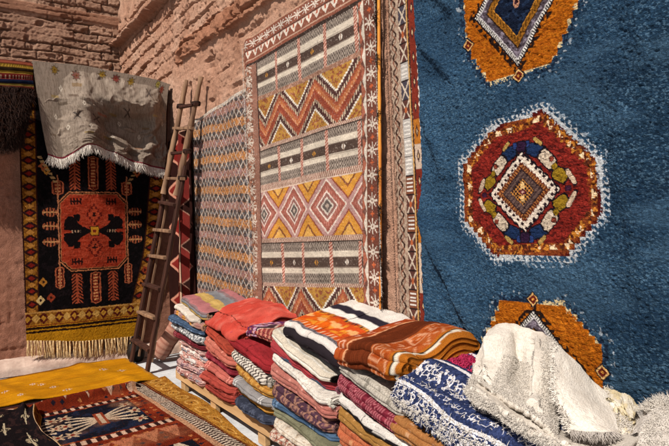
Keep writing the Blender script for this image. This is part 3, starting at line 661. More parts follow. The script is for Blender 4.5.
for sx in (-1, 1): e = np.abs(A_*sx-44+(B_+60)*.6); k.p((B_ < -48) & (B_ > -76) & (e < 2.2) & (fr(B_/4) < .55), '#b09060')
k.mul(.8+.4*fbm(A_*.3, B_*.3, 76))
P = P.copy(); P[..., 1] -= .03*fbm(P[..., 0]*2.5, P[..., 2]*1.2, 90)+.018*np.sin(P[..., 0]*6+1.)*sm(3, .5, P[..., 2])+.004*vn(P[..., 0]*90, P[..., 2]*90, 3)
blk = sheet('black_carpet', P, k.a, MAT['pile'], .016)
tag(blk, 'black carpet with red octagonal medallion, gold border and tasselled hem, hanging on the low wall', 'rug')
bs = []; ds = []
eb = P[-1]
for q_ in range(34):
    t_ = (q_+.5)/34*(Mm-1); i_ = int(t_); c_ = eb[i_]; lean = random.gauss(0, .07)
    for s_ in range(14): bs.append(c_+np.array([random.gauss(0, .0048), random.gauss(-.004, .004), .006])); ds.append((lean+random.gauss(0, .035), -.04, -1))
strands('fringe', bs, ds, .17, .0036, MAT['yarn_cream'], blk, 5, .035, .1, .12)

# --- grey draped rug ----------------------------------------------------------------------------
# columns of control points: (photo x, photo y, distance plane y)
TL = [(28, 66, 7.0), (50, 66, 7.0), (78, 68, 7.0), (105, 73, 7.0), (132, 78, 7.0), (152, 80, 7.0), (167, 84, 7.0)]
R1 = [(31, 64, 6.72), (52, 66, 6.72), (80, 68, 6.70), (106, 73, 6.70), (132, 78, 6.71), (152, 82, 6.71), (167, 87, 6.71)]
R2 = [(36, 88, 6.60), (56, 90, 6.58), (84, 92, 6.38), (108, 97, 6.36), (132, 101, 6.34), (153, 103, 6.38), (166, 110, 6.60)]
R3 = [(40, 115, 6.60), (59, 117, 6.58), (86, 112, 6.33), (111, 124, 6.62), (134, 126, 6.63), (154, 128, 6.54), (166, 130, 6.58)]
R4 = [(44, 138, 6.60), (61, 141, 6.57), (88, 132, 6.28), (112, 141, 6.46), (134, 148, 6.56), (153, 150, 6.52), (166, 152, 6.56)]
R5 = [(48, 156, 6.60), (64, 159, 6.56), (90, 145, 6.27), (113, 153, 6.40), (134, 162, 6.47), (152, 167, 6.54), (165, 170, 6.56)]
# duplicated back edge keeps the drape over the wall top
TL = [hity(x, y, 7.25)*np.array([1, 1, 0])+np.array([0, 0, 3.17]) for x, y, d in TL]
ctrl = [TL]+[[hity(x, y, d) for x, y, d in r] for r in (R1, R2, R3, R4, R5)]
N, Mm = 300, 340; P = patch(ctrl, N, Mm)
U, V = np.meshgrid(np.linspace(0, 1, Mm), np.linspace(0, 1, N))
P[..., 1] -= .03*np.sin(U*30+V*4)*sm(.3, .6, V)*sm(.3, .5, U)*sm(.98, .85, U)+.02*fbm(U*9, V*5, 3)
# swag folds sweeping between the centre lump and the right edge
for (v0, amp) in ((.30, .05), (.46, .07), (.62, .06)):
    vc = v0+.20*(1-((U-.68)/.32)**2); P[..., 1] -= amp*np.exp(-((V-vc)/np.where(V < vc, .07, .022))**2)*sm(.40, .52, U)*sm(.97, .85, U)
g_ = Pat(U.shape, '#958679'); g_.mul(.82+.36*fbm(U*12, V*12, 4))
g_.p(vn(U*420, V*30, 6) > .62, '#5c4d40', .5); g_.p(vn(U*40, V*330, 7) > .66, '#94867a', .4)
crk = np.abs(fbm(U*5+V*2, V*6-U*2, 23, 4)-.5); P[..., 1] += .07*np.minimum(crk*4, .6)-.02*fbm(U*22, V*18, 25, 3)
a = U*1.75; b_ = V*1.2
un_ = .012*(fbm(U*60, V*40, 61, 2)-.5)
a = a+un_; b_ = b_+un_
def sp(u, v, w_, h_, c_, typ='star'):
    x = (a-u*1.75)/w_; y = (b_-v*1.2)/h_; r = np.hypot(x, y); th = np.arctan2(y, x)
    if typ == 'star': g_.p(r < 1.18+.25*np.cos(th*8), '#241a14', .7); g_.p(r < .85+.3*np.cos(th*8), c_, .8); g_.p(r < .25, '#5a3a14')
    elif typ == 'x': g_.p((np.abs(np.abs(x)-np.abs(y)) < .22) & (r < 1.2), c_, .7)
    elif typ == 'dia': g_.p((np.abs(x)+np.abs(y) < 1) & (np.abs(x)+np.abs(y) > .45), c_)
    else: g_.p(np.maximum(np.abs(x), np.abs(y)*2.5) < 1, c_, .55)
for u, v, c_ in ((.17, .27, '#8f6f1c'), (.47, .25, '#8f6f1c'), (.66, .26, '#8f6f1c'), (.88, .24, '#a89a48'), (.30, .29, '#7e4a40'), (.56, .26, '#7c2c28'), (.93, .27, '#8a3a2a')): sp(u, v, .036, .032, c_)
for u, v in ((.80, .33), (.40, .62), (.28, .62), (.62, .5), (.93, .38)): sp(u, v, .045, .045, '#1d1a24', 'x')
for u, v in ((.2, .38), (.33, .5), (.22, .7), (.45, .45), (.5, .75), (.14, .6), (.36, .72), (.9, .75), (.7, .7), (.55, .6), (.6, .85), (.8, .85), (.95, .55)): sp(u, v, .022, .03, '#c9bdae', 'dia')
for u, v, c_ in ((.15, .45, '#8f7634'), (.27, .43, '#4a3226'), (.34, .8, '#8f7634'), (.47, .78, '#8f7634'), (.44, .56, '#b0604a'), (.2, .5, '#4a3a2c'), (.52, .52, '#8f7634'), (.75, .62, '#7c5a2a'), (.85, .5, '#b09a5a'), (.3, .35, '#7a5a2a'), (.1, .75, '#5a4636'), (.7, .8, '#8a5a3a')): sp(u, v, .05, .03, c_, 'bar')
g_.p(V > .975, '#7c2a3a'); g_.p(V > .99, '#b9a89a')
P[..., 1] = np.where(V > .2, np.minimum(P[..., 1], 6.575+0*V), P[..., 1])
gry = sheet('grey_rug', P, g_.a, MAT['blanket'], .012)
tag(gry, 'grey taupe rug with small gold stars and white hem fringe, draped over the wall top', 'rug')
eb = P[-1]; bs = []; ds = []
for q_ in range(900):
    i_ = random.randint(0, Mm-1); bs.append(eb[i_]+np.array([random.gauss(0, .004), random.gauss(0, .003), .003])); ds.append((random.gauss(0, .22), random.gauss(-.05, .1), -1))
strands('fringe', bs, ds, .085, .0032, MAT['yarn_white'], gry, 4, .16, .08)

# --- striped rug over the wall top, and the dark shaggy one beneath it --------------------------
ctrl = [[hity(x, y, d) for x, y, d in r] for r in ([(-90, 52, 6.95), (-40, 56, 6.95), (0, 60, 6.95), (20, 62, 6.95), (33, 63, 6.95)],
        [(-90, 53, 6.62), (-40, 57, 6.62), (0, 61, 6.62), (20, 63, 6.62), (33, 65, 6.63)], [(-90, 68, 6.58), (-40, 72, 6.58), (0, 76, 6.57), (20, 77, 6.58), (33, 78, 6.6)],
        [(-90, 84, 6.58), (-40, 87, 6.58), (0, 89, 6.57), (20, 90, 6.58), (34, 91, 6.6)])]
P = patch(ctrl, 110, 160); U, V = np.meshgrid(np.linspace(0, 1, 160), np.linspace(0, 1, 110))
k = Pat(U.shape, '#7a3428'); 
for lo, hi, c_ in ((.30, .38, '#a4553c'), (.40, .48, '#8c6a24'), (.48, .55, '#3a2a18'), (.55, .60, '#a58434'), (.62, .74, '#7c2420'), (.74, .84, '#1c2440'), (.84, .90, '#8a7434'), (.90, 1.01, '#8c4634')): k.p((V >= lo) & (V < hi), c_)
k.p((V > .64) & (V < .72) & (fr(U*22) < .3), '#c9a58a'); k.p((V > .41) & (V < .47) & (fr(U*30+V*6) < .4), '#c9a040')
P[..., 1] -= .02*fbm(U*8, V*3, 4)+.012*np.abs(np.sin(V*22))
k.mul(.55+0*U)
strp = sheet('striped_rug', P, k.a, MAT['kilim'], .014)
tag(strp, 'red, gold and navy striped rug lying over the wall top at the far left', 'rug')
ctrl = [[hity(x, y, d) for x, y, d in r] for r in ([(-90, 80, 6.54), (-40, 82, 6.54), (0, 86, 6.53), (20, 88, 6.54), (34, 90, 6.58)],
        [(-90, 110, 6.50), (-40, 112, 6.48), (0, 114, 6.47), (18, 116, 6.48), (31, 112, 6.56)], [(-90, 146, 6.52), (-40, 148, 6.5), (-5, 148, 6.50), (12, 146, 6.52), (24, 140, 6.58)])]
P = patch(ctrl, 120, 180); U, V = np.meshgrid(np.linspace(0, 1, 180), np.linspace(0, 1, 120))
P[..., 1] -= .05*fbm(U*12, V*8, 6)
k = Pat(U.shape, '#1d1210'); k.p(fbm(U*30, V*20, 5) > .58, '#3a241a')
shag = sheet('shaggy_rug', P, k.a, MAT['boucle'], .02)
tag(shag, 'dark brown shaggy rug hanging below the striped one at the far left', 'rug')
idx = RNG.integers(0, 120*180, 1500); bs = P.reshape(-1, 3)[idx]+np.array([0, -.005, 0]); ds = np.stack([RNG.normal(0, .4, 1500), -.5+RNG.normal(0, .2, 1500), -1+RNG.normal(0, .3, 1500)], -1)
bs = np.concatenate([bs, P[-1][RNG.integers(0, 180, 500)]]); ds = np.concatenate([ds, np.stack([RNG.normal(0, .3, 500), -.1+0*RNG.normal(0, .2, 500), -1+0*RNG.normal(0, .3, 500)], -1)])
strands('shaggy_pile', bs, ds, .07, .003, MAT['yarn_dark'], shag, 5, .2, .15)

# ================================================================== LADDER
lad = empty('wooden_ladder', (1.55, 6.1, 0))
def lp(p): return np.array(p)-np.array([1.55, 6.1, 0])
FL = np.array([1.51, 6.40, 0.]); FR = np.array([1.545, 5.875, 0.]); TLp = np.array([2.05, 5.93, 3.04]); TRp = np.array([2.05, 5.49, 2.97])
def railpt(s_, t): a_, b_ = (FL, TLp) if s_ < 0 else (FR, TRp); return a_+(b_-a_)*t
for s_ in (-1, 1):
    a_, b_ = lp(railpt(s_, 0)), lp(railpt(s_, .70)); MB().board(a_, b_, .075, .032, (-1, 0, .15), .0018).build('rail', MAT['wood_dark'], lad)
    off = np.array([-.02, .045 if s_ > 0 else -.045, 0])
    a_, b_ = lp(railpt(s_, .60)+off), lp(railpt(s_, 1.0)); mb = MB(); mb.tube(cr([a_, (a_*2+b_)/3+np.array([0, .006, 0]), (a_+b_*2)/3, b_], 16), np.linspace(.032, .026, 16)*(1+.10*RNG.normal(0, 1, 16)), 8)
    mb.build('upper_pole', MAT['wood_pale'], lad, True)
    o_ = np.array([.0, .07 if s_ > 0 else -.09, 0])
    MB().board(lp(railpt(s_, .03)+o_+np.array([.05, 0, 0])), lp(railpt(s_, .58)+o_*.7+np.array([.03, 0, 0])), .016, .022, (-1, 0, .15), .001).build('inner_rail', MAT['wood_pale'], lad)
ts = [.085, .185, .285, .385, .475, .565, .655, .745, .83, .905]
for q_, t in enumerate(ts):
    a_, b_ = lp(railpt(-1, t)), lp(railpt(1, t)); d_ = (b_-a_)/np.linalg.norm(b_-a_)
    pale = q_ in (1, 3, 4, 6, 8)
    ext = .05 if q_ > 5 else .0
    MB().board(a_-d_*ext+np.array([-.012, 0, RNG.normal(0, .01)]), b_+d_*ext+np.array([-.012, 0, RNG.normal(0, .01)]), .07 if q_ < 6 else .045, .03, (0, 0, 1), .001).build('rung', MAT['wood_pale'] if pale else MAT['wood_dark'], lad)
for t in (.655, .745, .905):
    for s_ in (-1, 1):
        c_ = lp(railpt(s_, t)); mb = MB(); P = [c_+np.array([cos(a_)*.041, sin(a_)*.041, .009*a_/6]) for a_ in np.linspace(0, 6*pi, 50)]; mb.tube(P, .007, 5, False); mb.build('rope_lashing', MAT['yarn_dark'], lad, True)
tag(lad, 'tapered old wooden ladder, dark below and bleached above, leaning in the corner', 'ladder')

# rolled pale rug and black pot behind the ladder foot
p0 = hitx(186, 318, 1.93); p1 = np.array([1.80, 6.32, .12])
rr_ = empty('rolled_rug', tuple(p1*np.array([1, 1, 0])))
ax = cr([p1-np.array([0, 0, .06]), p1+np.array([.05, -.06, .06]), p1+np.array([.12, -.12, .18]), p1+np.array([.17, -.16, .30])], 24)
T = np.gradient(ax, axis=0); T /= np.linalg.norm(T, axis=1, keepdims=True); sd = np.cross(T, [0, 1, .3]); sd /= np.linalg.norm(sd, axis=1, keepdims=True); up = np.cross(sd, T)
th = np.linspace(0, 5*pi, 110); rad = .028+.075*th/(5*pi)
RG = ax[:, None]+(sd[:, None]*np.cos(th)[None, :, None]+up[:, None]*np.sin(th)[None, :, None])*(rad[None, :, None]*(1+.1*vn(np.arange(24)*.3, 0, 3))[:, None, None])-p1*np.array([1, 1, 0])
U, V = np.meshgrid(np.linspace(0, 1, 110), np.linspace(0, 1, 24)); k = Pat(U.shape, '#b98a78'); k.p(fr(V*7) < .3, '#a06a5a')
sheet('rolled_sheet', RG, k.a, MAT['blanket'], .012, rr_)
tag(rr_, 'dusty pink rolled rug leaning behind the foot of the ladder', 'rug')
pot = empty('black_pot', tuple(np.array([1.60, 6.52, 0])))
prof = [(.0, .0), (.06, .0), (.085, .05), (.09, .11), (.07, .17), (.05, .20), (.055, .215), (.045, .215), (.04, .19)]
pr = cr(np.array(prof), 30); th = np.linspace(0, 2*pi, 29); 
PG = np.stack([pr[:, 0][:, None]*np.cos(th), pr[:, 0][:, None]*np.sin(th), pr[:, 1][:, None]+0*th], -1); sheet('pot_body', PG, None, MAT['mattdark'], .004, pot)
mb = MB(); mb.tube([(cos(a_)*.07, 0, .19+sin(a_)*.09) for a_ in np.linspace(0, pi, 14)], .006, 6); mb.build('handle', MAT['mattdark'], pot, True)
tag(pot, 'small black pot on the floor behind the ladder foot', 'pot')

# ================================================================== BENCH
bench = empty('low_bench', (1.85, 3.5, 0))
def bl(p): return np.array(p)-np.array([1.85, 3.5, 0])
BT = .165
for q_, x in enumerate((1.665, 1.76, 1.86, 1.965)):
    MB().board(bl((x, 5.10+.02*q_, BT-.012)), bl((x, .5, BT-.012)), .088, .024, (0, 0, 1), .0008).build('slat', MAT['wood_bench'], bench)
MB().board(bl((1.612, 5.12, BT-.035)), bl((1.612, .5, BT-.035)), .022, .078, (0, 0, 1), .0008).build('front_board', MAT['wood_bench'], bench)
for y in (5.0, 4.28, 3.42, 2.5, 1.6, .7):
    for x in (1.645, 1.98): MB().board(bl((x, y, 0)), bl((x, y, BT-.03)), .10, .045, (1, 0, 0), .0008).build('leg', MAT['wood_bench'], bench)
tag(bench, 'long low raw pine bench on short legs under the stacked rugs', 'bench')

# ================================================================== FOLDED RUGS
def cloth_pattern(kind, s, y, c, sd):
    """s: metres from the front fold (positive over the top), y: metres from the far end"""
    k = Pat(s.shape, c[0])
    c = list(c)+[c[-1]]*4
    if kind == 'plain':
        k.p(sm(.5, .7, fbm(s*6, y*6, sd)), c[1], .5); v_ = sd % 4
        dk, lt = np.array(C(c[0]))*.45, np.clip(np.array(C(c[1]))*1.5+.06, 0, .85)
        if v_ == 0:
            for y_ in (.07, .10, .45, .48): k.p(np.abs(y-y_-.004*np.sin(s*20)) < .006, lt, .8); k.p(np.abs(y-y_-.012) < .003, dk, .8)
        elif v_ == 1:
            k.p((fr(s/.05+.1) < .14), dk, .55); k.p((fr(s/.05+.3) < .08), lt, .5)
        elif v_ == 2:
            k.p((np.abs(fr(y/.07)-.5)*2+np.abs(fr(s/.045)-.5)*2 < .35) & (vn(s*30, y*30, sd) > .35), lt, .7)
        else: k.p(np.abs(y-.04) < .008, lt, .7); k.p(vn(s*200, y*14, sd+2) > .72, dk, .35)
    elif kind == 'along':                      # stripes parallel to the fold
        n_ = len(c)-4; w_ = .034; i_ = np.floor((s+.5+.004*np.sin(y*20))/w_).astype(int) % n_
        for q in range(n_): k.p(i_ == q, c[q])
    elif kind == 'across':
        n_ = len(c)-4; i_ = np.floor((y+.012*np.sin(s*14))/.055).astype(int) % n_
        for q in range(n_): k.p(i_ == q, c[q])
    elif kind == 'zig':
        k.p(fr(y/.035+tri(s/.03)*.55) < .38, c[1]); k.p(np.abs(np.abs(s)-.035) < .004, c[2])
    elif kind == 'motif':
        P1 = fr(y/.13); P2 = fr(s/.085+.5); e = np.abs(P1-.5)*1.7+np.abs(P2-.5)*1.5; k.p(e < .62, c[1]); k.p(e < .40, c[0]); k.p(e < .26, c[2])
        k.p((fr(y/.13+.5) < .12) & (fr(s/.04) < .4), c[1]); k.p(vn(s*90, y*90, sd) > .82, c[1])
    elif kind == 'scroll':
        q = fr(y/.15); r = np.hypot((q-.5)*.15, (fr(s/.07+.5)-.5)*.07); k.p(fr(r/.014+np.arctan2(fr(s/.07+.5)-.5, q-.5)/(2*pi)) < .42, c[1], .95); k.p((q < .14) , c[0]); k.p((q < .14) & (fr(s/.02) < .4), c[2])
    elif kind == 'speck':
        k.p(vn(s*130, y*130, sd) > .55, c[1]); k.p(vn(s*110, y*140, sd+5) > .74, c[2])
    elif kind == 'rag':
        n_ = vn(s*70, y*16, sd); k.p(n_ > .42, c[1]); k.p(n_ > .6, c[2]); k.p(n_ > .75, c[3] if len(c) > 3 else c[1]); 
    elif kind == 'tribal':
        q = fr(y/.11); e = np.abs(q-.5)*2+tri(s/.12); k.p(e < 1.25, c[1]); k.p(e < .95, c[2]); k.p(e < .6, c[3]); k.p(e < .3, c[0]); k.p((fr(y/.11*3) < .2) & (e > 1.25), c[2])
    g3 = k.a.mean(-1, keepdims=True); k.a = k.a*.86+g3*.14; k.p(vn(s*160, y*60, sd+8) > .8, '#1c1614', .22); k.mul(.80+.40*fbm(s*13, y*13, sd+3)); return k.a
NR = [0]
def folded(label, xf, y0, y1, zb, T, D, kind, cols, mat='blanket', layers=4, groove=None, squash=.0, yaw=0., zscale=None, sag=0., bulge=1., tiltx=0., res=.007, endcol=None, wave=.006, seed=None, name='folded_rug', patf=None, group='folded rugs stacked on the low bench', cat='rug', lip=None, rise=0.):
    """stack member: front fold at x=xf, far end y0, near end y1 (y0>y1), underside zb"""
    sd = NR[0]*13+5 if seed is None else seed; NR[0] += 1
    t = T/layers; path = []
    def line(xa, xb, z): n_ = max(2, int(abs(xb-xa)/.012)); return [(xa+(xb-xa)*q/n_, z) for q in range(n_)]
    hf = (T-t)/2; bx = min(T*.6, .055)*bulge
    path += line(D, bx, t/2)
    path += [(bx-bx*abs(sin(a_))**.6, T/2-hf*cos(a_)) for a_ in np.linspace(0, pi, 40)[:-1]]
    path += line(bx, D, T-t/2)
    nfront = len(path); i_nose = int(np.argmin([abs(z-T/2)+(9 if x > bx*.9 else 0) for x, z in path]))
    gv = (random.choice((.5, .8, .95, 1.1)) if T > .042 else 0) if groove is None else groove; gz = T*random.uniform(.38, .6)
    gs = [gz] if T < .075 else [T*random.uniform(.27, .38), T*random.uniform(.60, .72)]
    path = [(x+(sum(gv*bx*math.exp(-((z-g_z)/(T*.05+.001))**2) for g_z in gs) if x < bx*1.02 else 0), z) for x, z in path]
    if layers >= 4:
        path += [(D+t*.6*sin(a_), T-t+t/2*cos(a_)) for a_ in np.linspace(0, pi, 7)[:-1]]
        path += line(D, bx*1.1, T-1.5*t)
        hi_ = (T-3*t)/2; path += [(bx*1.1-bx*.6*sin(a_), T/2+hi_*cos(a_)) for a_ in np.linspace(0, pi, 10)[:-1]]
        path += line(bx*1.1, D, 1.5*t)
    path = np.array(path); seg = np.hypot(*np.diff(path, axis=0).T); S = np.concatenate([[0], np.cumsum(seg)])
    S = S-S[i_nose]
    ny = max(12, int(abs(y0-y1)/res)); tt = np.linspace(0, 1, ny)
    tang = np.gradient(path, axis=0); tang /= np.linalg.norm(tang, axis=1, keepdims=True)+1e-9; nor = np.stack([-tang[:, 1], tang[:, 0]], -1)   # left of travel
    ht = t*.43; L = y0-y1
    outp = path-nor*ht*-1; inp = path+nor*ht*-1      # the two faces
    ns = len(path)
    def surf(Q):
        Sg, Tg = np.meshgrid(S, tt, indexing='ij'); X = Q[:, 0][:, None]+0*Tg; Z = Q[:, 1][:, None]+0*Tg
        # uneven side ends per layer
        jit = .012*(vn(Sg*7, 0*Sg+sd, sd)-.5)*2; Yl = Tg*L+jit*(1-2*np.minimum(Tg, 1-Tg)*2)*np.where(Tg < .5, 1, -1)
        # softness
        Z = Z*(1+(fbm(Yl*4, 0*Yl, sd)-.5)*.22)+wave*(fbm(X*7+sd, Yl*7, sd)-.5)*2
        X = X+.05*(fbm(Yl*3.3, Z*3, sd+1)-.5)+.016*(fbm(Yl*13, Z*20, sd+2)-.5); Z = Z+.10*np.maximum(X, 0)*rise+.012*(fbm(Yl*16, X*10, sd+6)-.5)
        X = X+tiltx*Tg+.04*(np.exp(-(Tg*L/.03)**2)+np.exp(-((1-Tg)*L/.035)**2))*(X < .12); Z = T/2+(Z-T/2)*(1-.22*(np.exp(-(Tg*L/.025)**2)+np.exp(-((1-Tg)*L/.025)**2)))
        Z = Z-sag*Tg**2-.25*sag*0
        if lip is not None: Z = Z+lip(X, Tg)
        return X, Yl, Z, Sg, Tg
    V_ = []; cs = []; ylen = L
    for Q in (outp, inp):
        X, Yl, Z, Sg, Tg = surf(Q)
        cc, ss = cos(yaw), sin(yaw)
        xr = X*cc-(-Yl+L/2)*ss; yr_ = X*ss+(-Yl+L/2)*cc
        xx_ = xf+xr; yyv = (y0+y1)/2+yr_; zv = zb+Z
        if zscale is not None: zv = BT+(zv-BT)*zscale(np.clip((y0-yyv)/L, -.2, 1.2), xx_)
        V_.append(np.stack([xx_, yyv, zv], -1)); cs.append((patf(Sg, Yl, sd) if patf else cloth_pattern(kind, Sg, Yl, cols, NR[0]*13+2)))
    n1, n2 = V_[0].shape[:2]; K = n1*n2
    Fs = [gridfaces(n1, n2, 0), gridfaces(n1, n2, K, True)]
    i_ = np.arange(K).reshape(n1, n2)
    rim = np.concatenate([i_[0, :], i_[1:, -1], i_[-1, :-1][::-1], i_[:-1, 0][::-1]]); r2 = np.roll(rim, -1); Fs.append(np.stack([rim, rim+K, r2+K, r2], -1))
    c1 = cs[0]; c2 = cs[1]
    if endcol is not None:
        for cx in (c1, c2): cx[:, :2] = C(endcol); cx[:, -2:] = C(endcol)
    me = mesh_np(name, np.concatenate([V_[0].reshape(-1, 3), V_[1].reshape(-1, 3)]), np.concatenate(Fs), np.concatenate([c1.reshape(-1, 3), c2.reshape(-1, 3)]))
    o = link(name, me, MAT[mat]); tag(o, label, cat, group)
    if kind != 'plain' or random.random() < .5:
        nn_ = 240; ii = RNG.integers(int(n1*.2), int(n1*.5) if layers < 4 else int(n1*.36), nn_); bs = V_[0][ii, -1]
        avg = cs[0].reshape(-1, 3).mean(0); key = 'yarn_%02d' % NR[0]; m_, nt_, n_, b_n = newmat(key); b_n.inputs['Base Color'].default_value = tuple(np.clip(avg*1.25, 0, .8))+(1,); b_n.inputs['Roughness'].default_value = .95
        strands('fringe', bs, np.stack([RNG.normal(-.25, .3, nn_), -1+RNG.normal(0, .2, nn_), -.4+RNG.normal(0, .35, nn_)], -1), .016, .0013, m_, o, 4, .3, .1)
    return o, V_[0]

def stack(y0, y1, xf, items, shrink=.2, zb=None, D=.42, ts=1.):
    z = BT+.002 if zb is None else zb
    zs = lambda t, x: 1-shrink*np.clip(t, 0, 1.1)
    for it in items:
        lab, T, kind, cols = it[:4]; o = dict(it[4]) if len(it) > 4 else {}
        dy0 = o.pop('dy0', 0); dy1 = o.pop('dy1', 0); dx = o.pop('dx', 0.); dz = o.pop('dz', 0.); DD = o.pop('D', D)
        T = T*ts
        folded(lab, xf+dx+random.uniform(-.034, .028), y0+dy0+random.uniform(-.025, .02), y1+dy1+random.uniform(-.035, .03), z+dz, T, DD, kind, cols, yaw=o.pop('yaw', random.uniform(-.055, .055)), zscale=zs, rise=o.pop('rise', max(0., (z-BT)*1.5)), **o)
        z += T*.985
    return z
# --- stack 1, farthest
pk = ('#a8716a', '#c9a69c', '#8f4a48', '#8a8288')
stack(5.03, 4.38, 1.59, [
    ('rag rug in pink and grey, lowest of the farthest stack', .055, 'rag', pk, dict(mat='boucle')),
    ('rag rug in dusty pink with mauve flecks, second up in the farthest stack', .055, 'rag', ('#b58a84', '#7d5c66', '#d2b4aa', '#a04e4a'), dict(mat='boucle')),
    ('salmon pink rag rug, third up in the farthest stack', .055, 'rag', ('#b9786a', '#d2aa9c', '#8a5a58', '#c9c0ba'), dict(mat='boucle')),
    ('pale pink and white rag rug, fourth up in the farthest stack', .05, 'rag', ('#c4a096', '#e0d0c6', '#a06a64', '#8d8d98'), dict(mat='boucle')),
    ('faded rose rag rug, fifth up in the farthest stack, just under the maroon one', .05, 'rag', ('#b08078', '#cfb8ae', '#7a4448', '#b9685c'), dict(mat='boucle')),
    ('maroon folded rug under the grey speckled one in the farthest stack', .045, 'plain', ('#6e1a26', '#8a2430'), dict(dx=.02, dy0=.10)),
    ('grey and white speckled looped rug in the farthest stack', .07, 'speck', ('#77777c', '#d5d2cf', '#33343a'), dict(mat='boucle', dx=-.03, dy0=.14)),
    ('slate blue folded blanket in the farthest stack', .05, 'plain', ('#3f5674', '#55708f'), dict(dx=-.01, dy0=.10, endcol='#1d1a22')),
    ('beige and orange striped rug above the slate blue blanket', .045, 'across', ('#b08a7a', '#a8746a', '#cf8a2c', '#c9a48c'), dict(dy0=.10)),
    ('cream blanket with dark edge near the top of the farthest stack', .03, 'plain', ('#d8cabc', '#c9b8a8'), dict(dy0=.08, endcol='#2a1c1c')),
    ('mustard and grey folded rug on top of the farthest stack', .07, 'along', ('#c09a4a', '#c8a352', '#c09a4a', '#7d7c80', '#7d7c80', '#86858a', '#8a6a6c', '#b0686a', '#b0686a', '#b0686a'), dict(dy0=.04, dy1=-.1, endcol='#17120f', yaw=-.12, sag=.0, bulge=.9)),
], .10, ts=1.2)
# --- stack 2, reds
stack(4.31, 3.76, 1.57, [
    ('brick red folded rug, lowest of the red stack', .06, 'plain', ('#8f2c20', '#a33828'), {}),
    ('coral red folded rug, second up in the red stack', .06, 'plain', ('#a8382a', '#bb4a38'), {}),
    ('salmon folded rug between coral and crimson ones in the red stack', .065, 'plain', ('#b9584a', '#c96c5c'), {}),
    ('crimson folded rug in the middle of the red stack', .06, 'motif', ('#7c1426', '#8e2434', '#a03a44'), {}),
    ('thick pale coral folded rug, third from top of the red stack', .085, 'plain', ('#c0604c', '#cf7560'), {}),
    ('bright orange red folded rug under the draped coral one', .06, 'plain', ('#a8381e', '#b5442c'), {}),
], .24, ts=1.36)
def coral_pat(s, y, sd):
    k = Pat(s.shape, '#bc4438'); k.p(sm(.42, .62, fbm(s*9, y*7, sd)), '#c9574a', .8); k.p(sm(.55, .7, fbm(s*14, y*14, sd+4)), '#d07264', .5); k.mul(.9+.2*fbm(s*30, y*30, 6)); return k.a
folded('large soft coral rug folded loosely over the top of the red stack', 1.56, 4.36, 3.52, .645, .10, .46, 'plain', ('#c04a3e',), layers=2, yaw=-.10, sag=.02, rise=2.2, patf=coral_pat, endcol='#6e241c', wave=.02, bulge=1.3, lip=lambda X, T: .045*np.sin(np.clip((X)/.5, 0, 1)*pi*.9)*(1-.5*T)+.015*np.sin(X*22+1)*T)
# --- stack 3
stack(3.70, 3.14, 1.55, [
    ('terracotta folded rug, lowest of the mustard stack, end showing', .035, 'plain', ('#a4492c', '#b05a3c'), dict(dx=.05)),
    ('dark slate folded blanket near the bottom of the mustard stack', .05, 'motif', ('#33384a', '#4a5064', '#2a2c38'), {}),
    ('plain yellow folded rug with rolled end, lower in the mustard stack', .065, 'plain', ('#c4851c', '#d09a34'), dict(endcol='#2a1408')),
    ('light grey folded blanket between two yellow rugs', .05, 'plain', ('#8f8a8a', '#a9a4a2'), {}),
    ('patterned mustard folded rug with curled end', .09, 'motif', ('#b5791a', '#c9953a', '#9a5c16'), dict(endcol='#3a1a0a')),
    ('cream folded blanket with thin black zigzag lines', .07, 'zig', ('#d9cdbf', '#3a2c2a', '#8a7a6c'), {}),
    ('thick bright red folded rug above the cream zigzag blanket', .085, 'plain', ('#9e1620', '#b32430'), dict(endcol='#5a0a12', dx=.0)),
], .24, ts=1.27)
def green_pat(s, y, sd):
    k = Pat(s.shape, '#8f3f3c'); e = fr((s*1.3+y)/.05); k.p(e < .3, '#c48a74'); k.p((e > .5) & (e < .62), '#4f2230')
    k.p(np.abs(y-.18)*1.0+np.abs(s-.12) < .10, '#e0cdbd'); k.p(np.abs(y-.18)+np.abs(s-.12) < .09, '#3f2a30')
    k.p((y > .30) & (y < .46) & (s > .04) & (np.abs(y-.38) < (s-.04)*.55), '#3f8a6c')
    k.p((y < .18) & (vn(s*70, y*70, 3) > .5), '#5c2a58'); k.p((y < .18) & (vn(s*60, y*60, 13) > .62), '#c49ab0'); k.mul(.8+.4*fbm(s*30, y*30, 3)); return k.a
o, Vv_ = folded('multicoloured fringed kilim with green triangle, folded beside the coral rug', 1.60, 3.56, 2.98, .70, .075, .42, 'plain', ('#a04038',), mat='kilim', layers=4, yaw=.05, sag=.02, patf=green_pat, wave=.015, name='folded_kilim', group='folded rugs stacked on the low bench')
n_ = 260; ii = RNG.integers(30, 62, n_); bs = Vv_[ii, -1]; ds = np.stack([RNG.normal(-.2, .3, n_), -1+RNG.normal(0, .2, n_), -.5+RNG.normal(0, .3, n_)], -1)
strands('fringe', bs, ds, .07, .0028, MAT['yarn_white'], o, 4, .2, .1)
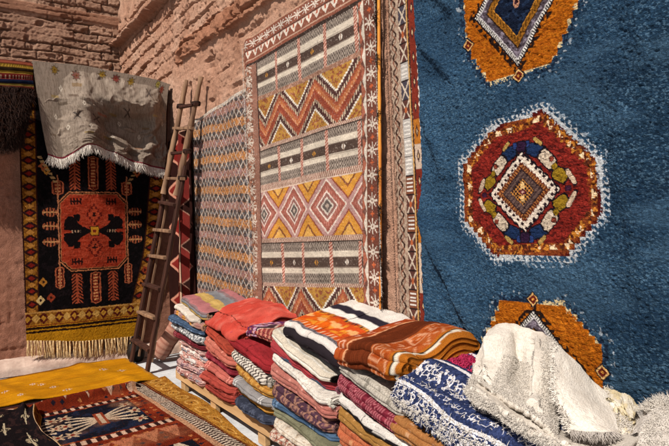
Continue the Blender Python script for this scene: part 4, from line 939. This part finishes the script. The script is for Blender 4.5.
# --- stack 4
stack(3.10, 2.42, 1.54, [
    ('cream folded rug with rust red flecks, lowest of the purple stack', .055, 'speck', ('#cdbba8', '#b06a54', '#8a4a3c'), {}),
    ('cream folded blanket with dark motifs, second up in the purple stack', .055, 'motif', ('#d6c8b6', '#bfa890', '#5a4a44'), {}),
    ('olive grey folded blanket under the steel blue one', .06, 'plain', ('#77745a', '#8a8a6e'), {}),
    ('steel blue folded blanket under the thick purple rug', .045, 'plain', ('#3c5878', '#4d6c8e'), dict(endcol='#121722')),
    ('thick mauve purple folded rug with pale orange motifs', .11, 'motif', ('#4e3040', '#a0705c', '#6a4250'), {}),
    ('salmon pink folded rug above the purple one', .095, 'plain', ('#b5665a', '#c47c6c'), {}),
    ('white folded blanket with grey hem lines at its near end', .06, 'speck', ('#d9cec2', '#e2d9cf', '#bcb0a6'), {}),
    ('red folded rug with slate blue edge above the white blanket', .065, 'along', ('#3b5068', '#a02a34', '#b13a40', '#a83038', '#5a6a86', '#46566f'), {}),
    ('ivory folded blanket with black ends just under the orange kilim', .055, 'plain', ('#d2c4b0', '#dccfbe'), dict(endcol='#15100f')),
], .26, ts=1.10)
def orange_pat(s, y, sd):
    k = Pat(s.shape, '#cc5a14'); k.p(fbm(s*8, y*8, 3) > .5, '#c44a1c'); k.p((s > .20) & (fbm(s*20, y*20, 9) > .6), '#d98a2c')
    e = np.abs(fr(y/.16)-.5)*2; k.p((s > .15) & (s < .19) & (fr(y/.04) < .3), '#dcae8a'); k.p((np.abs(s-.27) < .012+.01*np.sin(y*40)), '#e0a468')
    k.p(s < .150, '#8f8790'); k.p((s < .150) & (s > .130) & (fr(y/.02+s*40) < .5), '#1c1718'); k.p((s < .130), '#d9d0ca'); k.p((s < .030), '#2a2328'); k.p(s < -.02, '#d8cfc8'); k.p(s < -.05, '#3a3036')
    k.p(s > .36, '#e6dfd8'); k.p(s > .42, '#2c2630'); k.p(s > .47, '#d8d0c8'); k.p((s > .33) & (s < .36) & (fr(y/.02) < .5), '#3a2c2c'); k.mul(.86+.28*fbm(s*22, y*22, 7)); return k.a
folded('orange kilim with black and white edge stripes folded on top of the purple stack', 1.54, 2.98, 2.30, .765, .105, .50, 'plain', ('#cc5a14',), mat='kilim', layers=4, yaw=-.04, sag=.10, rise=1.8, patf=orange_pat, wave=.012, name='folded_kilim')
# --- stack 5
stack(2.40, 1.84, 1.54, [
    ('yellow patterned folded rug, lowest of the terracotta stack', .085, 'motif', ('#b07a24', '#8a4a1c', '#cf9a3c'), {}),
    ('dusty beige folded blanket second up in the terracotta stack', .06, 'plain', ('#9c8674', '#b09a88'), {}),
    ('thick terracotta folded rug with pale corner pattern', .12, 'scroll', ('#b0522a', '#bd6a3c', '#c98a5a'), {}),
    ('mustard brown folded rug above the terracotta one', .055, 'plain', ('#9a6a22', '#ad7a30'), {}),
    ('black and white striped folded blanket in the terracotta stack', .06, 'along', ('#d8d0c8', '#1d181b', '#1d181b', '#cfc6be', '#8f8a8c'), {}),
    ('crimson folded rug with pink scroll motifs', .09, 'scroll', ('#6e1028', '#b8606a', '#8a2438'), dict(mat='kilim')),
    ('grey cream folded rug with faint scrolls just under the big brown kilim', .075, 'scroll', ('#a59c90', '#c2b9ac', '#8a8276'), dict(endcol='#1a1614')),
], .22, ts=1.14)
def brown_pat(s, y, sd):
    k = Pat(s.shape, '#5e2812'); k.p(vn(y*140, s*5, 3) > .6, '#6e3118')
    L1 = .13; k.p(y < L1, '#983c1a'); k.p((y < L1) & (fbm(s*20, y*20, 5) > .55), '#a84e24'); k.p((np.abs(y-L1) < .006) | (np.abs(y-L1-.012*(fr(s/.02) < .5)) < .004), '#d89a70')
    d = np.hypot(fr(s/.09)*.09-.045, y-.08); k.p((y < L1-.02) & (d < .02) & (d > .012), '#dba58a')
    L2 = .32; m2 = y > L2; k.p(m2, '#9c441a'); k.p(m2 & (fbm(s*22, y*22, 8) > .55), '#ad5626')
    q = fr((y-L2)/.08); p = fr(s/.105); r = np.maximum(np.abs(q-.5), np.abs(p-.5)); mz = (np.floor((y-L2)/.08) < 1) & m2
    k.p(mz & (fr(r*7.5+.1*(q > .5)) < .30), '#cb8f6c')
    d2 = (y-L2-.085); k.p(m2 & (d2 > 0) & (np.abs(fr((s+d2)/.09)-.5) < .06), '#cd9470'); k.p(m2 & (d2 > 0) & (np.abs(fr((s-d2)/.09)-.5) < .07) & (fr(s/.018) < .6), '#c48662')
    k.p(y > .455, '#b0641e'); k.p((y > .47) & (y < .477), '#1c1210'); k.p((y > .477) & (y < .488), '#ddd0bd'); k.p(y > .488, '#ab6420'); k.mul(.88+.24*fbm(s*20, y*20, 9)); return k.a
brn, Vb_ = folded('large brown and orange kilim with pink hook border, folded thickly on the terracotta stack', 1.50, 2.36, 1.84, .725, .13, .46, 'plain', ('#6b2f18',), mat='kilim', layers=4, yaw=.02, sag=.01, rise=1.4, patf=brown_pat, wave=.016, bulge=1.1, name='folded_kilim', lip=lambda X, T: .022*np.sin(X*19+1)*T)
# --- stack 6 and 7 (mostly under the blue blanket and the white ones)
stack(1.93, 1.28, 1.52, [
    ('orange folded rug, lowest of the nearest stack', .13, 'plain', ('#b4571f', '#c06a2c'), {}),
    ('sand coloured folded blanket low in the nearest stack', .09, 'plain', ('#b59a7c', '#c4ab8e'), {}),
    ('white wool folded blanket under the ochre one', .12, 'speck', ('#d9d0c4', '#e6ded4', '#bdb2a6'), dict(mat='boucle')),
    ('ochre folded rug with stitched white edge under the blue blanket', .105, 'scroll', ('#a8682a', '#b47838', '#c9966a'), dict(mat='kilim')),
], .08)
stack(1.26, .62, 1.55, [
    ('brown folded rug under the white blankets, bottom right', .14, 'plain', ('#7a5234', '#8c6242'), {}),
    ('grey folded rug under the white blankets', .15, 'plain', ('#7c7874', '#918d88'), {}),
    ('cream looped rug topping the rightmost stack', .14, 'speck', ('#c9beb0', '#ddd4c8', '#a89c8e'), dict(mat='boucle')),
], .05)

# --- blue and white shaggy blanket draped over the nearest stack ------------------------
def PT(x, y, X): return hitx(x, y, X)
ctrl = [[PT(*p) for p in r] for r in (
    [(462, 348, 2.0), (505, 368, 1.95), (560, 392, 1.92), (640, 420, 1.9)],
    [(440, 354, 1.80), (478, 374, 1.76), (536, 402, 1.72), (600, 430, 1.70)],
    [(417, 367, 1.62), (455, 388, 1.58), (508, 418, 1.54), (560, 446, 1.52)],
    [(398, 383, 1.515), (432, 404, 1.48), (474, 430, 1.45), (520, 458, 1.43)],
    [(391, 398, 1.51), (424, 420, 1.475), (462, 446, 1.45), (505, 476, 1.43)],
    [(396, 404, 1.54), (430, 428, 1.51), (468, 456, 1.48), (508, 484, 1.46)])]
N, Mm = 300, 380; P = patch(ctrl, N, Mm); U, V = np.meshgrid(np.linspace(0, 1, Mm), np.linspace(0, 1, N))
k = Pat(U.shape, '#262f50'); k.p(fbm(U*60, V*60, 5, 2) > .55, '#343f66')
fz = V+.02*np.sin(U*9)
def fluff(lo, hi, dens, c_='#d9d6dc'): k.p((fz > lo) & (fz < hi) & (np.abs(fbm(U*42, V*30, 9, 2)-.5) < dens), c_)
fluff(.62, .99, .085); fluff(.34, .46, .09); fluff(.50, .55, .04); k.p((np.abs(fz-.60) < .014), '#dedbe0'); k.p((np.abs(fz-.27) < .016), '#e3dfe2'); k.p((fz > .10) & (fz < .22) & (fbm(U*16, V*20, 3, 3) > .45) & (U < .5), '#8c1238'); k.p((fz > .10) & (fz < .22) & (fbm(U*26, V*30, 4, 3) > .6) & (U < .5), '#b8305a')
k.p((np.abs(fz-.07) < .014), '#dedbe0')
P[..., 2] += .010*np.sin(V*24+U*3)+.008*fbm(U*8, V*8, 6); P[..., 0] -= .008*fbm(U*50, V*50, 8, 2)
blb = sheet('blue_white_blanket', P, k.a, MAT['boucle'], .02)
tag(blb, 'blue and white striped shaggy blanket with crimson tufts, draped over the nearest stack', 'blanket')
lum = k.a.mean(-1); red = (k.a[..., 0] > .15) & (k.a[..., 1] < .08)
du = np.gradient(P, axis=1); dv = np.gradient(P, axis=0); NN = np.cross(dv, du); NN /= np.linalg.norm(NN, axis=-1, keepdims=True)
def scatter(mask, n): idx = np.argwhere(mask); idx = idx[RNG.integers(0, len(idx), n)]; return idx[:, 0], idx[:, 1]
i_, j_ = scatter((lum > .4) & (fz > .3), 2200); nd = NN[i_, j_]*.5+RNG.normal(0, .7, (2200, 3)); strands('white_tufts', P[i_, j_]+NN[i_, j_]*.002, nd, .015, .0014, MAT['yarn_white'], blb, 5, .5, .1)
MAT['yarn_crimson'] = flatmat('crimson_yarn', '#8c1038', '#c43a64', 60)
i_, j_ = scatter(red, 900); nd = NN[i_, j_]*.8+RNG.normal(0, .5, (900, 3)); strands('crimson_tufts', P[i_, j_], nd, .02, .0026, MAT['yarn_crimson'], blb, 4, .4, .1)

# --- white wool blankets (folded flap, fluffy edges) --------------------------------------
def white_pat(sh, U, V, sd, c1='#c2b9ae', c2='#d1c9bf'):
    k = Pat(sh, c1); k.p(sm(.4, .65, fbm(U*7, V*7, sd)), c2, .9); k.p(fbm(U*120, V*90, sd+2, 2) > .66, '#b5aa9e', .4); return k.a
def fluffy(P, mask, n, L, r, mat, parent, wav=.5, nm='wool_tufts'):
    du = np.gradient(P, axis=1); dv = np.gradient(P, axis=0); NN = np.cross(dv, du); NN /= np.linalg.norm(NN, axis=-1, keepdims=True)+1e-9
    idx = np.argwhere(mask); idx = idx[RNG.integers(0, len(idx), n)]; i_, j_ = idx[:, 0], idx[:, 1]
    strands(nm, P[i_, j_]+NN[i_, j_]*.001, NN[i_, j_]*.7+RNG.normal(0, .6, (n, 3)), L, r, mat, parent, 5, wav, .15)
def mk(ctrl, N, Mm, name, sd, th=.018, rough=.01, **kw):
    P = patch([[PT(*p) for p in r] for r in ctrl], N, Mm); U, V = np.meshgrid(np.linspace(0, 1, Mm), np.linspace(0, 1, N))
    P[..., 0] -= rough*(fbm(U*9, V*9, sd)-.5)*2; P[..., 2] += rough*(fbm(U*7+4, V*7, sd+1)-.5)*2; P[..., 0] -= rough*.5*fbm(U*24, V*24, sd+2, 3)
    if name == 'white_wool_throw':
        P[..., 0] += sm(1., .78, V)*(.05*np.exp(-((U-.36+.10*V)/.10)**2-((V-.42)/.26)**2)-.035*np.exp(-((U-.12-.1*V)/.06)**2)*sm(0, .2, V)-.045*np.exp(-((U-.74)/.05)**2)*sm(0, .15, V)+.03*np.exp(-((U-.62)/.04)**2)*sm(.1, .3, V))
    if name == 'white_wool_blanket':
        P[..., 0] -= .012*fbm(U*6, V*4, 5)
    o = sheet(name, P, white_pat(U.shape, U, V, sd, **kw), MAT['smooth'], th); return o, P, U, V
# lower body: long mound from (445,385) to (620,446)
wb, P, U, V = mk([[(492, 352, 1.97), (525, 362, 1.99), (560, 376, 1.99), (600, 396, 1.95), (650, 425, 1.9)],
                  [(486, 360, 1.84), (512, 376, 1.90), (548, 396, 1.88), (592, 420, 1.78), (640, 440, 1.66)],
                  [(478, 374, 1.66), (500, 390, 1.64), (535, 412, 1.62), (575, 438, 1.56), (620, 460, 1.48)],
                  [(470, 384, 1.53), (493, 400, 1.48), (525, 420, 1.45), (563, 442, 1.44), (605, 466, 1.43)],
                  [(467, 393, 1.50), (489, 410, 1.46), (521, 431, 1.43), (558, 454, 1.42), (600, 480, 1.41)]], 200, 260, 'white_wool_blanket', 201, .012, .014)
tag(wb, 'thick cream white wool blanket spread over the nearest stack, under the folded flap', 'blanket')
fluffy(P, (V > .80) | (U < .06), 9000, .014, .0011, MAT['yarn_white'], wb, .9)
# peaked bunch rising at (500,325)
wp, P, U, V = mk([[(488, 330, 1.93), (500, 323, 1.96), (522, 326, 1.97), (545, 334, 1.97), (560, 345, 1.96)],
                  [(482, 345, 1.80), (498, 336, 1.80), (520, 344, 1.90), (544, 348, 1.80), (563, 356, 1.84)],
                  [(476, 358, 1.72), (498, 360, 1.72), (522, 366, 1.84), (543, 366, 1.70), (563, 378, 1.76)],
                  [(474, 366, 1.66), (496, 376, 1.62), (521, 386, 1.70), (542, 396, 1.60), (560, 408, 1.66)],
                  [(472, 378, 1.60), (494, 390, 1.54), (520, 404, 1.50), (542, 420, 1.46), (558, 440, 1.45)]], 200, 220, 'white_wool_throw', 211, .02, .010)
tag(wp, 'white wool throw bunched up to a peak in front of the lower orange medallion', 'blanket')
fluffy(P, ((V > .45) & (U > .25) & (U < .58)) | (U > .78), 9000, .009, .0010, MAT['yarn_white'], wp, 1.0); fluffy(P, V > .92, 1500, .010, .0010, MAT['yarn_white'], wp, .9)
MAT['yarn_grey'] = flatmat('grey_yarn', '#8a827c', '#bdb5ae', 60)
fluffy(P, (np.abs(U-.72+V*.1) < .05) & (V > .3), 700, .010, .0011, MAT['yarn_grey'], wp, nm='grey_tufts')
# smooth folded flap
wf, P, U, V = mk([[(556, 344, 1.79), (566, 352, 1.81), (580, 365, 1.83), (592, 380, 1.85), (606, 392, 1.86)],
                  [(555, 366, 1.67), (568, 376, 1.69), (584, 388, 1.73), (598, 398, 1.77), (612, 405, 1.80)],
                  [(556, 392, 1.57), (572, 400, 1.59), (590, 408, 1.63), (604, 414, 1.67), (616, 418, 1.71)],
                  [(565, 414, 1.53), (580, 419, 1.55), (596, 424, 1.57), (610, 427, 1.61), (619, 430, 1.65)],
                  [(571, 430, 1.51), (585, 431, 1.53), (600, 432, 1.55), (612, 432, 1.59), (620, 434, 1.63)]], 160, 160, 'white_flap_blanket', 221, .014, .004, c1='#cbc2b7', c2='#d4ccc2')
tag(wf, 'smooth white blanket folded to a triangular flap on top of the wool blankets', 'blanket')
idx = [(-1, j) for j in range(160)]; 
bs = P[-1][RNG.integers(0, 160, 260)]; strands('fringe', bs, np.stack([RNG.normal(0, .3, 260), -.3+RNG.normal(0, .2, 260), -1+RNG.normal(0, .2, 260)], -1), .03, .002, MAT['yarn_grey'], wf, 4, .3, .1)
bs = P[:, 0][RNG.integers(0, 160, 500)]; strands('fringe', bs, np.stack([-.6+RNG.normal(0, .3, 500), .6+RNG.normal(0, .4, 500), RNG.normal(0, .4, 500)], -1), .022, .002, MAT['yarn_white'], wf, 5, .5, .1)
# yellowish bunch right of the flap and fringed grey white blanket at the lower right corner
wy, P, U, V = mk([[(604, 388, 1.96), (622, 392, 1.97), (636, 402, 1.97), (644, 414, 1.96)],
                  [(606, 398, 1.86), (620, 402, 1.85), (633, 412, 1.85), (641, 424, 1.86)],
                  [(612, 412, 1.78), (622, 416, 1.74), (632, 426, 1.74), (640, 436, 1.78)],
                  [(606, 430, 1.70), (618, 434, 1.68), (630, 442, 1.68), (640, 450, 1.70)],
                  [(600, 444, 1.64), (614, 448, 1.62), (628, 456, 1.62), (640, 464, 1.64)]], 150, 130, 'cream_fleece', 231, .02, .010, c1='#c9b894', c2='#d9d0c2')
tag(wy, 'small yellowish cream fleece crumpled to the right of the white flap', 'fleece')
fluffy(P, (V > .5) | (U < .1), 1500, .016, .0012, MAT['yarn_white'], wy)
wr, P, U, V = mk([[(650, 408, 1.95), (668, 400, 1.96), (700, 404, 1.96), (740, 420, 1.96)],
                  [(640, 416, 1.84), (660, 412, 1.82), (700, 420, 1.82), (745, 436, 1.82)],
                  [(628, 430, 1.74), (650, 432, 1.70), (690, 444, 1.70), (740, 462, 1.70)],
                  [(618, 448, 1.64), (644, 456, 1.60), (684, 474, 1.60), (734, 494, 1.60)],
                  [(610, 466, 1.60), (640, 478, 1.56), (680, 498, 1.56), (730, 520, 1.56)]], 180, 200, 'fringed_white_blanket', 241, .025, .016, c1='#b3aba4', c2='#c6beb7')
tag(wr, 'grey white blanket with long fringe in the lower right corner of the pile', 'blanket')
fluffy(P, V < .16, 4000, .034, .0012, MAT['yarn_white'], wr, .7); fluffy(P, (U > .25), 7000, .012, .0011, MAT['yarn_white'], wr, .9)

# ================================================================== FLOOR CARPETS
def gp(x, y): p = hitz(x, y); return np.array([p[0], p[1], 0])
def floor_sheet(ctrl, N, Mm, name, mat, th, z0, zf=None): 
    P = patch(ctrl, N, Mm); P[..., 2] += z0+.004*fbm(P[..., 0]*6, P[..., 1]*6, 7)
    if zf is not None: P[..., 2] += zf(P)
    return P
# yellow flat weave
c0 = [gp(-150, 413), gp(-60, 394), gp(0, 382.5), (gp(60, 371)), gp(124, 359)]
c1 = [gp(-150, 428), gp(-60, 408), gp(0, 395), (gp(66, 383)), gp(142, 370)]
c2 = [gp(-150, 448), gp(-60, 424), gp(0, 410), (gp(72, 397.5)), gp(160, 382)]
U, V = np.meshgrid(np.linspace(0, 1, 360), np.linspace(0, 1, 150))
P = floor_sheet([c0, c1, c2], 150, 360, 'y', None, .008, .016, lambda P: .022*fbm(P[..., 0]*2.5, P[..., 1]*6, 5)+.018*np.maximum(0, np.sin(P[..., 0]*7+P[..., 1]*2))**6)
k = Pat(U.shape, '#b8790a'); k.p(sm(.45, .65, fbm(U*9, V*9, 4)), '#c4860f', .8); k.p(vn(U*10, V*140, 6) > .62, '#a86c0a', .6)
for (u, v) in ((.66, .52), (.70, .68), (.74, .86), (.88, .40), (.52, .6), (.93, .5), (.63, .45), (.58, .8)):
    e = np.abs(U-u)/.018+np.abs(V-v)/.045; k.p((e < 1) & (fr((U-u)/.009+.5*np.sign(V-v)) < .55), '#cfae90'); k.p(e < .3, '#7c5a6a')
k.p(V < .035, '#7c4a0c'); k.p(U > .99, '#a8742c'); k.p(np.abs(V-.5-.01*np.sin(U*9)) < .006, '#7c560c', .6); k.mul(.78+.44*fbm(U*14, V*7, 8))
yel = sheet('yellow_carpet', P, k.a, MAT['kilim'], .008)
tag(yel, 'plain mustard yellow flat woven rug lying on the floor by the low wall', 'rug')
# red carpet with black panels and gold border
rowp = [[(-150, 452), (-60, 430), (0, 413), (40, 405), (80, 398), (120, 391), (140, 387), (165, 379)],
        [(-150, 480), (-60, 452), (0, 432), (50, 421), (95, 411), (137, 401.5), (157, 397), (181, 392)],
        [(-150, 520), (-60, 484), (0, 458), (60, 444), (112, 431), (160, 418), (182, 412), (210, 408)],
        [(-150, 575), (-60, 530), (0, 496), (75, 478), (138, 461), (196, 444), (222, 436), (250, 444.5)],
        [(-150, 650), (-60, 592), (0, 548), (90, 525), (165, 503), (240, 480), (275, 470), (308, 486)]]
ctrl = [[gp(*p) for p in r] for r in rowp]
N, Mm = 420, 620
P = patch(ctrl, N, Mm); U, V = np.meshgrid(np.linspace(0, 1, Mm), np.linspace(0, 1, N))
uu = np.interp(U, np.linspace(0, 1, 8), [0, .22, .40, .55, .69, .84, .905, 1.0]); vvv = V
rid = .075*np.exp(-((V-.11-.03*np.sin(U*5))/np.where(V < .11, .05, .025))**2)*sm(.25, .45, U)*sm(.88, .74, U)
P[..., 2] += .024+.012*fbm(P[..., 0]*3, P[..., 1]*3, 17)+rid+.004*vn(P[..., 0]*120, P[..., 1]*120, 4)
k = Pat(U.shape, '#6e2412'); k.p(fbm(uu*20, V*20, 3) > .52, '#823018')
ed = sm(.0, .02, V)
fd = (np.abs(fr(uu*34)-.5)*2+np.abs(fr(V*30)-.5)*2 < .55) & (vn(uu*40, V*40, 3) > .4) & (uu < .85); k.p(fd, '#b06a3c'); k.p(fd & (cell(uu*34, V*30, 2) > .5), '#1c1a26')
# zigzag band along the top edge
zz_ = tri(uu*13)*.09; k.p((V > .035) & (V < .035+zz_*1.2) & (uu < .88) & (fbm(uu*30, V*30, 2) > .42), '#c9a48c'); k.p((V > .035) & (V < .02+zz_*.5) & (uu < .88), '#8a5a2c'); k.p((V < .03), '#3a2020')
bl_ = (V > .20) & (V < .235) & (uu < .85); k.p(bl_, '#caa68e'); k.p(bl_ & (fr(uu*38) < .5), '#2a1616')
pan = (V > .25) & (V < .55) & (uu > .34) & (uu < .80); k.p(pan, '#10131f'); k.p(pan & (fbm(uu*40, V*40, 6) > .6), '#1a2136')
for uc in (.45, .68):
    x = (uu-uc)/.115; y = (V-.40)/.13; ax_ = np.abs(x)
    for sl_ in (-.75, -.38, 0., .38, .75): k.p(pan & (np.abs(y-sl_*ax_**.8) < .055) & (ax_ < .92-.15*abs(sl_)), '#c2ab92')
    for sl_ in (-.7, 0., .7): rr_ = np.hypot((ax_-.9+.1*abs(sl_))/.13, (y-sl_)/.16); th_ = np.arctan2(y-sl_, ax_-.85); k.p(pan & (rr_ < 1.1+.5*np.cos(th_*6)), '#b89c80'); k.p(pan & (rr_ < .45), '#7a2a1c')
    k.p(pan & (ax_ < .13) & (np.abs(y) < .5), '#8c3a22'); k.p(pan & (ax_ < .05) & (np.abs(y) < .4), '#c2ab92')
bl_ = (V > .56) & (V < .59) & (uu < .85); k.p(bl_, '#caa68e'); k.p(bl_ & (fr(uu*38) < .5), '#2a1616')
k.p((V > .62) & (V < .70) & (uu < .84) & (tri(uu*16) > (V-.62)/.08), '#b06a4c')
pan2 = (V > .74) & (V < .95) & (uu > .12) & (uu < .83); k.p(pan2, '#10131f'); k.p(pan2 & (np.abs(tri(uu*7)-(V-.74)/.21) < .1), '#c9b49c')
# inner checked line and gold border on the right
ck = (uu > .865) & (uu < .905); k.p(ck, '#2a1614'); k.p(ck & (fr(V*70+(uu > .885)*.5) < .5), '#cdb8a4'); k.p((uu > .852) & (uu < .865), '#b98a6a'); k.p((uu > .905) & (uu < .912), '#5a1f14')
gb = uu > .912; k.p(gb, '#b07a30'); k.p(gb & (fbm(uu*60, V*40, 7, 3) > .52), '#9c6424'); q1 = np.hypot((uu-.956)/.022, (fr(V*12)-.5)/.36); k.p(gb & (q1 < 1) & (q1 > .72), '#cf9c50'); k.p(gb & (q1 < .16), '#2a1a14'); k.p(gb & (np.abs(uu-.918) < .003), '#5e2a14')
k.p(vn(uu*300, V*200, 4) > .78, '#3a1a12', .45); k.p(sm(.56, .74, fbm(uu*9, V*9, 44)), '#9c6a4c', .35); k.mul(.72+.5*fbm(P[..., 0]*12, P[..., 1]*12, 78))
red_ = sheet('red_carpet', P, k.a, MAT['pile'], .014)
tag(red_, 'brick red carpet with black panel and gold border lying in front on the floor', 'rug')
# dark carpet folded at the lower left
rowp = [[(-160, 430), (-80, 420), (-20, 411), (10, 409), (30, 409), (42, 412)], [(-160, 455), (-80, 440), (-20, 426), (10, 422), (30, 421), (41, 425)],
        [(-160, 485), (-80, 465), (-20, 446), (14, 438), (37, 436), (50, 440)], [(-160, 530), (-80, 505), (-20, 480), (30, 466), (58, 458), (76, 458)], [(-160, 600), (-80, 570), (-20, 540), (40, 520), (75, 505), (96, 500)]]
P = patch([[hitz(x, y, .07)for x, y in r] for r in rowp], 220, 300); U, V = np.meshgrid(np.linspace(0, 1, 300), np.linspace(0, 1, 220))
P[..., 2] = .055+.05*np.exp(-((U-.86)/.06)**2)+.02*fbm(U*9, V*9, 3)-.035*sm(.94, 1., U)+.06*np.exp(-((U-.72)/.05)**2-((V-.02)/.16)**2)
k = Pat(U.shape, '#130d10'); k.p(fbm(U*30, V*30, 3) > .62, '#2a1a1a'); gb = U > .86; k.p(gb, '#7c4a18'); k.p(gb & (fbm(U*70, V*50, 5, 2) > .52), '#a06a24'); k.p(gb & (np.abs(fr(V*12)-.5)*2+np.abs(U-.93)/.05 < .7), '#5a1c12')
k.p(U > .985, '#b88a3c'); k.p((U > .85) & (U < .862), '#c9a884')
for uc, vc in ((.55, .35), (.72, .55), (.62, .75), (.40, .6), (.75, .2), (.5, .12), (.3, .3)):
    x = (U-uc)*14; y = (V-vc)*9; r = np.hypot(x, y); th = np.arctan2(y, x); k.p((r < .5+.2*np.cos(th*4)) & (r > .2) & (fbm(U*90, V*60, 4, 2) > .45), '#a08e72'); k.p((np.abs(x) < .08) & (np.abs(y) < .9), '#b9a98c')
drk = sheet('dark_carpet', P, k.a, MAT['pile'], .016)
tag(drk, 'black and cream carpet with gold edge, corner folded over the red one', 'rug')
